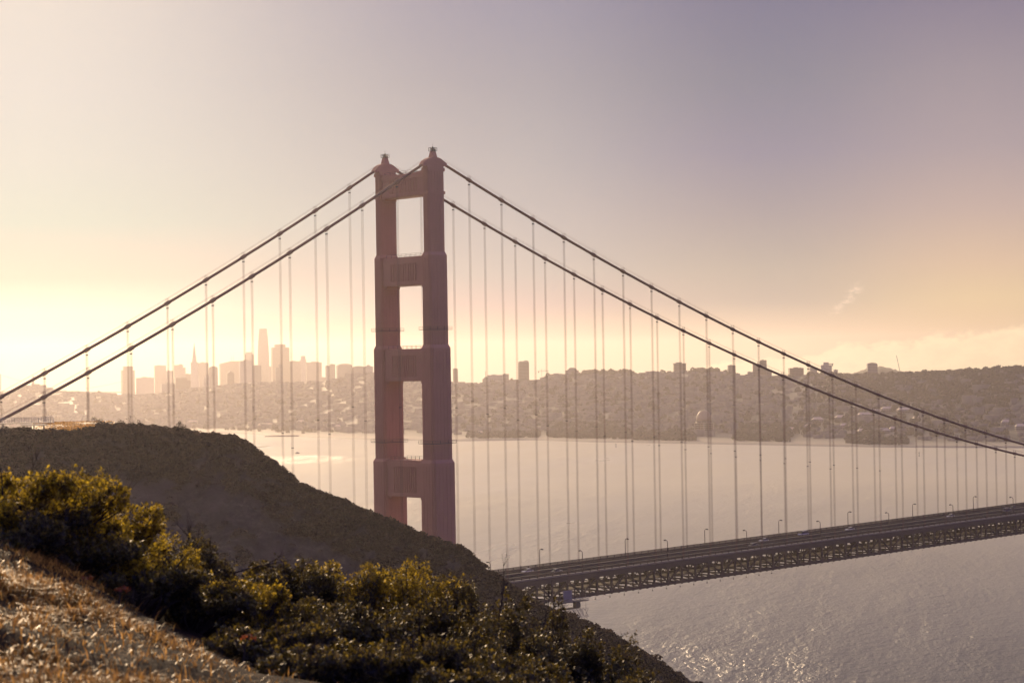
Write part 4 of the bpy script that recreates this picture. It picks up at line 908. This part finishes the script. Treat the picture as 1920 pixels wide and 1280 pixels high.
def branchy(b, base, direction, length, rad, depth, spread=.6, tips=None, bend=.25, nsub=3):
    """recursive tapering branch of tubes"""
    p = np.array(base, float); d = np.array(direction, float); d /= np.linalg.norm(d); pts = [p.copy()]
    for k in range(4):
        d = d+np.array([random.gauss(0, bend), random.gauss(0, bend), random.gauss(0, bend)])*.5; d /= np.linalg.norm(d); p = p+d*length/4; pts.append(p.copy())
    b.tube(pts, [rad*(1-.13*k) for k in range(5)], 5)
    if tips is not None and depth == 0: tips.append(p.copy())
    if depth > 0:
        for k in range(nsub):
            q = pts[random.choice((2, 3, 4))] if k else pts[4]
            dd = d+np.array([random.gauss(0, spread), random.gauss(0, spread), random.gauss(0, spread*.7)]); branchy(b, q, dd, length*random.uniform(.55, .8), rad*.58, depth-1, spread, tips, bend, nsub)

def hill_trees():
    for px, s, h, thin, lab in ((247, 1.0, 3.6, True, 'thin crowned bare looking tree standing on the headland brow'), (222, 0.5, 2.6, False, 'small bushy tree left of the bare tree on the brow'), (328, 0.5, 2.4, True, 'little wispy tree right of the bare tree on the headland brow'), (345, 1.0, 1.9, True, 'low wispy tree beside the posts on the headland brow'), (185, 1.5, 2.8, False, 'round bushy tree at the left end of the headland brow')):
        p = ridge_point(px, s); o = empty('small_tree', p-np.array([0, 0, .3]), label=lab, cat='tree', group='small trees on the headland brow')
        tr = MB(); tips = []; branchy(tr, (0, 0, 0), (.1, 0, 1), h*.5, .13, 3 if thin else 2, .75, tips, .3)
        tr.build('trunk', M['bark'], o)
        V = []
        for tp in tips:
            c = leaf_clump(9 if thin else 40, .38 if thin else .7, 1, .2); V.append(c+tp)
        V = np.concatenate(V); link('crown', fast_mesh('crown', V, np.arange(len(V)).reshape(-1, 4), M['scrub']), o)
    for px, h, w, lab in ((355, .9, .16, 'leftmost short dark post on the headland brow'), (362.5, 1.0, .16, 'short dark post second from left on the headland brow'), (366, .8, .14, 'thin short post in the middle of the brow row'), (370, 1.0, .16, 'short dark post left of the wide marker on the brow'), (380, 1.0, .5, 'wide dark marker board on post at the right end of the brow row')):
        p = ridge_point(px, .3); o = empty('post', p-np.array([0, 0, .25]), -YAW, label=lab, cat='post', group='posts on the headland brow')
        MB().prism([(-w/2, -.08, 0), (w/2, -.08, 0), (w/2, .08, 0), (-w/2, .08, 0)], [(-w*.4, -.07, h+.1), (w*.4, -.07, h+.1), (w*.4, .07, h+.1), (-w*.4, .07, h+.1)]).build('shaft', M['dark'], o)
        MB().prism([(-w*.5, -.1, h+.1), (w*.5, -.1, h+.1), (w*.5, .1, h+.1), (-w*.5, .1, h+.1)], [(-w*.2, -.05, h+.22), (w*.2, -.05, h+.22), (w*.2, .05, h+.22), (-w*.2, .05, h+.22)]).build('cap', M['dark'], o)
hill_trees()

def build_lookout():
    d = 514; px = d/FPX; c = at(45, 797, d)
    o = empty('viewing_platform', (c[0], c[1], c[2]-1.6), -math.atan2(ray(45, 797)[0], ray(45, 797)[1]), label='old concrete lookout platform with railing and flat roofs at left edge', cat='platform')
    z = lambda y: (797-y)*px+1.6; x = lambda q: (q-45)*px
    b = MB(); b.box((x(-120), 3, z(794.4)), (x(99), 12, z(793.6))); b.build('platform_slab', M['concrete'], o)
    for xa, xb, ya, yb, y0 in ((-60, 13, 792.5, 794.2, -1), (40, 85, 795.4, 797.6, -3)):
        rf = MB().prism([(x(xa), y0, z(yb)), (x(xb)-.0, y0, z(yb)), (x(xb)+.6, 2.6, z(yb)), (x(xa), 2.6, z(yb))], [(x(xa)-.2, y0-.4, z(yb)+.12), (x(xb)+.1, y0-.4, z(yb)+.12), (x(xb)-.4, 2.6, z(ya)), (x(xa), 2.6, z(ya))]).build('flat_roof', M['concrete'], o)
        for q in (xa+6, (xa+xb)/2, xb-5): MB().box((x(q)-.15, y0+.5, -1.2), (x(q)+.15, y0+.8, z(yb))).build('post', M['concrete'], o)
    r = MB()
    for q in np.arange(-118, 100, 4.3): r.bar((x(q), 3.1, z(793.6)), (x(q), 3.1, z(784)), .07); 
    for q in np.arange(-118, 100, 6.1): r.bar((x(q), 11.9, z(793.6)), (x(q), 11.9, z(785)), .07)
    for h in (784, 787, 790): r.bar((x(-118), 3.1, z(h)), (x(99), 3.1, z(h)), .06); r.bar((x(-118), 11.9, z(h+.8)), (x(99), 11.9, z(h+.8)), .05)
    for h in (784, 788): r.bar((x(99), 3.1, z(h)), (x(99), 11.9, z(h)), .06)
    for q in (92, 98.5): r.bar((x(q), 2.9, -1), (x(q), 2.9, z(785)), .09)
    r.build('railing', M['steel'], o)
build_lookout()
# sunlit gravel lot on the brow behind the bushes
def build_lot():
    V = []
    us = np.linspace(60, 215, 20); vs = np.linspace(-4, -74, 24)
    for px in us:
        for s in vs:
            p = ridge_point(px, s); V.append((p[0], p[1], p[2]*.0+139.62+.5*float(fbm(p[0], p[1], .09, 2, 5))+(-s)*.007))
    o = link('path', fast_mesh('path', V, grid_faces(20, 24), mat('pale_gravel', (.55, .42, .24), .7, .25, .35, spec=.2), True)); tag(o, kind='structure')
build_lot()

def build_brow_grass():
    V = []
    for i in range(3000):
        px = rng.normal(135, 38); s = -rng.uniform(1, 72); p = ridge_point(px, s)
        if not 62 < px < 212: continue
        V.append((leaf_clump(5, .4, .6, .34)+np.array([p[0], p[1], 139.8+(-s)*.007])))
    V = np.concatenate(V); tag(link('brow_grass', fast_mesh('brow_grass', V, np.arange(len(V)).reshape(-1, 4), M['grass'])), 'golden backlit grass on the headland brow beyond the bushes', 'grass', kind='stuff')
build_brow_grass()

# ------------------------------------------------------------------ foreground hillside
FH = _f[:2]/np.linalg.norm(_f[:2]); RH = np.array([FH[1], -FH[0]])
def to_world(r, f): return CAM[0]+RH[0]*r+FH[0]*f, CAM[1]+RH[1]*r+FH[1]*f
def ground_z(r, f):
    r = np.asarray(r, float); f = np.asarray(f, float)
    t = (f+1.8*r-7.75)/2.06                      # distance past the edge where the slope falls away
    z = 152.74-.42*np.logaddexp(0, 2.4*t)/2.4-.25*np.logaddexp(0, t-9)-.05*np.maximum(r+2.5, 0)
    k = np.clip((-1.9-r)/1.6, 0, 1); z = z+.30*k*k*(3-2*k)*np.clip((f-8)/4, 0, 1)
    z = z-.02*np.maximum(6-f, 0)+(fbm(r+50, f+50, .9, 3, 4)-.5)*.22+(fbm(r+50, f+50, .25, 2, 6)-.5)*.3+(fbm(r+50, f+50, 2.6, 3, 9)-.5)*.16*(np.abs(f-11) < 8)
    return np.maximum(z, 60)
def build_ground():
    rs = np.concatenate([-np.geomspace(60, 6.2, 22), np.linspace(-6, 6, 90), np.geomspace(6.2, 60, 22)]); fs = np.concatenate([np.linspace(-12, 4, 14), np.linspace(4.3, 22, 110), np.geomspace(22.5, 160, 26)])
    G, F_ = np.meshgrid(rs, fs, indexing='ij'); x, y = to_world(G, F_); z = ground_z(G, F_)
    m = bpy.data.materials.new('dry_soil'); m.use_nodes = True; t = NT(m.node_tree); b = t.n['Principled BSDF']
    co = t.add('ShaderNodeTexCoord').outputs['Object']
    n = t.add('ShaderNodeTexNoise', {'Vector': co, 'Scale': 6.0, 'Detail': 8.0, 'Roughness': .7}).outputs[0]
    t.l.new(t.ramp(n, [(.3, (.018, .014, .012)), (.55, (.045, .032, .022)), (.75, (.10, .068, .036))]), b.inputs['Base Color'])
    b.inputs['Roughness'].default_value = .9; b.inputs['Specular IOR Level'].default_value = .08; t.l.new(t.add('ShaderNodeBump', {'Height': n, 'Strength': 1.0, 'Distance': .08}).outputs[0], b.inputs['Normal'])
    V = np.stack([x.ravel(), y.ravel(), z.ravel()], 1)
    tag(link('ground', fast_mesh('ground', V, grid_faces(len(rs), len(fs)), m, True)), kind='structure')
build_ground()

def grass_blades(n, r, f, h0, h1, wid):
    """bent grass blades of three segments; arrays of places"""
    x, y = to_world(r, f); z = ground_z(r, f)
    L = rng.uniform(h0, h1, n); az = rng.uniform(0, 2*math.pi, n); lean = .35+1.15*rng.beta(2.0, 1.3, n)
    dx, dy = np.cos(az), np.sin(az); w = wid*rng.uniform(.6, 1.4, n)
    px_, py_ = -dy, dx; V = np.zeros((n, 5, 3))
    base = np.stack([x, y, z-.02], 1)
    for k, (u, ww) in enumerate(((0, 1.0), (.55, .8))):
        ang = lean*(.35+.65*u); off = L*u
        c = base+np.stack([dx*np.sin(ang)*off, dy*np.sin(ang)*off, np.cos(ang)*off], 1)
        V[:, 2*k] = c-np.stack([px_*w*ww, py_*w*ww, 0*w], 1)*.5; V[:, 2*k+1] = c+np.stack([px_*w*ww, py_*w*ww, 0*w], 1)*.5
    ang = lean*1.15; V[:, 4] = base+np.stack([dx*np.sin(ang)*L, dy*np.sin(ang)*L, np.cos(ang)*L], 1)
    idx = np.arange(n)[:, None]*5
    F = np.concatenate([idx+np.array([[0, 1, 3]]), idx+np.array([[0, 3, 2]]), idx+np.array([[2, 3, 4]])])
    return V.reshape(-1, 3), F
def build_grass():
    n0 = 560000
    f = rng.uniform(6.0, 16.5, n0); r = rng.uniform(-5.0, .8, n0)
    t = (f+1.8*r-7.75)/2.06
    dens = fbm(r+50, f+50, 1.3, 3, 8); cl = fbm(r+50, f+50, .55, 2, 11)
    keep = (t < .15+rng.normal(0, .28, n0)) & (rng.random(n0) < np.clip((dens-.51)*9+1.6*(cl-.5), .08, 1))
    r, f = r[keep], f[keep]
    V, F = grass_blades(len(r), r, f, .035, .13, .0065)
    tall = rng.random(len(r)) < .003
    V2, F2 = grass_blades(int(tall.sum()), r[tall], f[tall], .14, .28, .0035)
    V = np.concatenate([V, V2]); F = np.concatenate([F, F2+len(V)-len(V2)])
    tag(link('dry_grass', fast_mesh('dry_grass', V, F, M['grass'])), 'golden dry grass matting the foreground slope at lower left', 'grass', kind='stuff')
build_grass()

def make_bush_meshes(seed, hw, H, leafL, lumps=17, gap=.40):
    """stems and leaves of one shrub of half-width hw and height H"""
    g = np.random.default_rng(seed); random.seed(seed)
    cen = np.stack([g.uniform(-.7, .7, lumps), g.uniform(-.7, .7, lumps), g.uniform(.30, .80, lumps)], 1); rad = g.uniform(.14, .32, lumps)
    rad = np.minimum(rad, 1.0-cen[:, 2]); cen[0, 2] = .80; rad[0] = .2; cen[1, 2] = .78; rad[1] = .21
    nros = int(4400*hw*max(H, .8)/.6)
    which = g.integers(0, lumps, nros); d = g.normal(size=(nros, 3)); d /= np.linalg.norm(d, axis=1)[:, None]
    P = cen[which]+d*np.array([1.3, 1.3, 1.0])*rad[which][:, None]*(g.uniform(.15, 1, (nros, 1))**.4)
    P = P*np.array([hw, hw, 1]); P[:, 2] *= (H-.06)/np.quantile(P[:, 2], .985); P = P[P[:, 2] > .05]
    keep = fbm(P[:, 0]*1.0+P[:, 2]*.7, P[:, 1]+P[:, 2]*.9, 5.0, 2, seed) > gap; P = P[keep]; n = len(P)
    k = int(n*.05); sp = P[g.integers(0, n, k)].copy(); sp[:, 2] += g.uniform(.02, .09, k); P = np.concatenate([P, sp]); n = len(P)
    nl = 7; axis = g.normal(size=(n, 3))*.5+np.array([0, 0, .9])+(P-np.array([0, 0, .5*H]))*.9; axis /= np.linalg.norm(axis, axis=1)[:, None]
    ref = g.normal(size=(n, 3)); u = np.cross(axis, ref); u /= np.linalg.norm(u, axis=1)[:, None]; v = np.cross(axis, u)
    Q = []
    for i in range(nl):
        a = 2*math.pi*i/nl+g.uniform(-.5, .5, n); out = u*np.cos(a)[:, None]+v*np.sin(a)[:, None]; tilt = g.uniform(.1, 1.1, n)[:, None]
        dr = out*np.cos(tilt)+axis*np.sin(tilt); side = np.cross(dr, axis); side /= np.linalg.norm(side, axis=1)[:, None]+1e-9
        L = leafL*g.uniform(.55, 1.25, (n, 1)); b0 = P+axis*leafL*g.uniform(-.6, .6, (n, 1)); nrm = np.cross(side, dr)
        Q.append(np.stack([b0, b0+dr*L*.62+side*L*.26+nrm*L*.08, b0+dr*L, b0+dr*L*.62-side*L*.26+nrm*L*.08], 1))
    V = np.concatenate(Q).reshape(-1, 3)
    st = MB()
    for i in range(90):
        tip = P[g.integers(0, n)]; b0 = np.array([g.uniform(-.1, .1), g.uniform(-.1, .1), -.12]); mid_ = (b0+tip)*.5+np.array([g.normal(0, .05), g.normal(0, .05), .06])
        st.tube([b0, mid_, tip, tip+(tip-mid_)*.1+np.array([0, 0, .02+.10*(g.random() < .25)])], [.011, .008, .004, .0015], 4)
    return fast_mesh('stems', np.concatenate(st.v), np.array([f_ for f_ in st.f if len(f_) == 4]), M['bark']), V
def build_bushes():
    G = 'shrubs growing across the foreground slope'
    # px, top py, distance, half-width (m), variant, shaded leaf?, label
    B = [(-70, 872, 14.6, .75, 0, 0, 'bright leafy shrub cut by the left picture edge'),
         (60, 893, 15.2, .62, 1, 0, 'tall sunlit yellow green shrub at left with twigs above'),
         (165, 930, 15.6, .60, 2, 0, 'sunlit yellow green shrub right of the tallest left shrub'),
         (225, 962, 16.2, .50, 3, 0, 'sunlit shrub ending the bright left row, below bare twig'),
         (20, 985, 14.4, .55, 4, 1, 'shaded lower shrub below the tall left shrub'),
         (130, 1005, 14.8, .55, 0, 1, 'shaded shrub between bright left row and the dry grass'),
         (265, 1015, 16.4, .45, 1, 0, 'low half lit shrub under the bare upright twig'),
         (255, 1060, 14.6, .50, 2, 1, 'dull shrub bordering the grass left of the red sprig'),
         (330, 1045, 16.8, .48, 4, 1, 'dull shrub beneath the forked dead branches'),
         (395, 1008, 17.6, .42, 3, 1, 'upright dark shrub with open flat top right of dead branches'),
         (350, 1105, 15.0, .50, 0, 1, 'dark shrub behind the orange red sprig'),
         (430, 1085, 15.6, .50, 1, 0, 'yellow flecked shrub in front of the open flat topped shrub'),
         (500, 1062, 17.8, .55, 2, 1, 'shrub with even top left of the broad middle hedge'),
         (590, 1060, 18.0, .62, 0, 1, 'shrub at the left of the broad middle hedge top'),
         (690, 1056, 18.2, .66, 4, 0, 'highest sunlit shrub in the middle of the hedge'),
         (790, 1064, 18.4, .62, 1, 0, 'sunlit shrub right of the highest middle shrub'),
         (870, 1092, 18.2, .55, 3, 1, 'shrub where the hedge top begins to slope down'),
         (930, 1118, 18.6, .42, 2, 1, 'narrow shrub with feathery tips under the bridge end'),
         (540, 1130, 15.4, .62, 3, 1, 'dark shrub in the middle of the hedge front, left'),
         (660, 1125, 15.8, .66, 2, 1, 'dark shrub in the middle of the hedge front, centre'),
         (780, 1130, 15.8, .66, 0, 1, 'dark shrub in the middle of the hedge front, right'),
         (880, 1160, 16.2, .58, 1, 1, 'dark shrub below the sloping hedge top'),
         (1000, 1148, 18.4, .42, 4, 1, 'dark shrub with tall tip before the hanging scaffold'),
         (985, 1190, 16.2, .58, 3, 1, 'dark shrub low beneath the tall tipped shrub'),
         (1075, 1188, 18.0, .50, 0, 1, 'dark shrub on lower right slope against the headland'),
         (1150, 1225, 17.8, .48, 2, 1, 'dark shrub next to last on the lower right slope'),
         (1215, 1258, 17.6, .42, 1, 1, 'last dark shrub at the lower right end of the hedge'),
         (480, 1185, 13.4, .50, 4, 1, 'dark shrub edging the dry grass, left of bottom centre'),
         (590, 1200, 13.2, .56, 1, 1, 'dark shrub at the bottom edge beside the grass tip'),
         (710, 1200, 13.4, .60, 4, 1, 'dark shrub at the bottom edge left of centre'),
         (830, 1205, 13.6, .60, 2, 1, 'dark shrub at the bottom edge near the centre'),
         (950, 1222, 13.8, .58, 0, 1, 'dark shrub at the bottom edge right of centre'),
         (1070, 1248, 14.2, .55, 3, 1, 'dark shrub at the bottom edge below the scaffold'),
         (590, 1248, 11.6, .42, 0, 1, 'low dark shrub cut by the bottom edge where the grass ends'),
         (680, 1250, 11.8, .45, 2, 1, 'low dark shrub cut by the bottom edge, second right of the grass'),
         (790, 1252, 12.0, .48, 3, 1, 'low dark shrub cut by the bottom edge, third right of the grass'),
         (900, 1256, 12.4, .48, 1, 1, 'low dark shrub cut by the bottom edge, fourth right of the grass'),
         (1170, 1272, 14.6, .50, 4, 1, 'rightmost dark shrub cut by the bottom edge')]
    for px, py, d, hw, v, dull, lab in B:  # dull: takes the leaf copy with shade put into its colour
        p = at(px, py, d); rel = p[:2]-CAM[:2]; r, f = rel@RH, rel@FH; zg = float(ground_z(r, f)); H = max(.3, p[2]-zg)
        o = empty('shrub', (p[0], p[1], zg), 0, label=lab, cat='shrub', group=G)
        s_, V = make_bush_meshes(100+len(o.name)+px+v, hw, H, (.033, .029, .035, .028, .031)[v])
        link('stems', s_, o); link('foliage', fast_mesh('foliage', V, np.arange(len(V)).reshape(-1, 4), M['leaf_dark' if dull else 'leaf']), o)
build_bushes()

def build_twigs():
    for px, py, d, h, dirv, depth, lab, seed in ((228, 1012, 16.0, .36, (-.05, 0, 1), 2, 'bare upright twig above the left shrubs against the headland', 3), (332, 1048, 16.6, .27, (.5, 0, .8), 2, 'forked dead branches sticking up left of the flat topped shrub', 5), (318, 1040, 16.7, .20, (-.8, 0, .7), 2, 'crooked dead branch reaching left from the dull shrub', 8),
                                                (440, 1062, 17.4, .26, (1, .1, .12), 2, 'dead branch lying sideways right of the flat topped shrub', 9), (4, 905, 14.8, .26, (.15, 0, 1), 2, 'dark bare twigs at the left picture edge above the bright shrub', 12), (50, 915, 15.0, .20, (.2, 0, 1), 2, 'short bare twigs poking from top of the tall left shrub', 14),
                                                (935, 1150, 18.2, .30, (.25, 0, 1), 2, 'curving bare twigs at the right end of the hedge top', 16), (1015, 1185, 18.0, .28, (.2, 0, 1), 2, 'bare twigs rising beside the tall tipped shrub', 18)):
        random.seed(seed); p = at(px, py, d); rel = p[:2]-CAM[:2]; zg = float(ground_z(rel@RH, rel@FH))
        b = MB(); dv = np.array([RH[0]*dirv[0]+FH[0]*dirv[1], RH[1]*dirv[0]+FH[1]*dirv[1], dirv[2]])
        base = np.array([p[0], p[1], p[2]-.05]); branchy(b, base, dv, h, .007, depth, .45, None, .22, 3)
        b.tube([(p[0], p[1], zg-.05), (p[0]+.02, p[1], (zg+p[2])/2), base], [.012, .010, .007], 5)
        tag(b.build('dead_branch', M['bark']), lab, 'branch', 'bare branches above the shrubs')
    for px, py, d, n, lab in ((222, 1106, 13.6, 26, 'small orange red leaved sprig among the grass and shrubs'), (152, 1088, 13.4, 12, 'smaller pinkish leaved sprig left of the orange red one'), (455, 1190, 12.8, 12, 'tiny reddish sprig at the tip of the grass')):
        p = at(px, py, d); rel = p[:2]-CAM[:2]; zg = float(ground_z(rel@RH, rel@FH)); o = empty('red_sprig', (p[0], p[1], zg), label=lab, cat='plant', group='red sprigs at the grass edge')
        hh = max(.1, p[2]-zg); MB().tube([(0, 0, -.02), (.02, .01, hh*.6), (.05, 0, hh)], [.006, .005, .003], 5).build('stem', M['bark'], o)
        V = leaf_clump(n, .06, .5, .035)+np.array([.03, 0, hh-.03]); link('leaves', fast_mesh('leaves', V, np.arange(len(V)).reshape(-1, 4), M['leaf_red']), o)
build_twigs()

# ------------------------------------------------------------------ haze
def build_haze():
    m = bpy.data.materials.new('morning_haze'); m.use_nodes = True; t = NT(m.node_tree); t.n.clear()
    v = t.add('ShaderNodeVolumePrincipled', {'Color': (.98, .90, .89, 1), 'Density': HAZE, 'Anisotropy': .68})
    t.l.new(v.outputs[0], t.add('ShaderNodeOutputMaterial').inputs['Volume'])
    o = MB().box((-13000, -13000, -3), (13000, 13000, 345)).build('haze', m); tag(o, 'pale morning haze over the bay', 'haze', kind='stuff')
HAZE = 0.57e-4
build_haze()
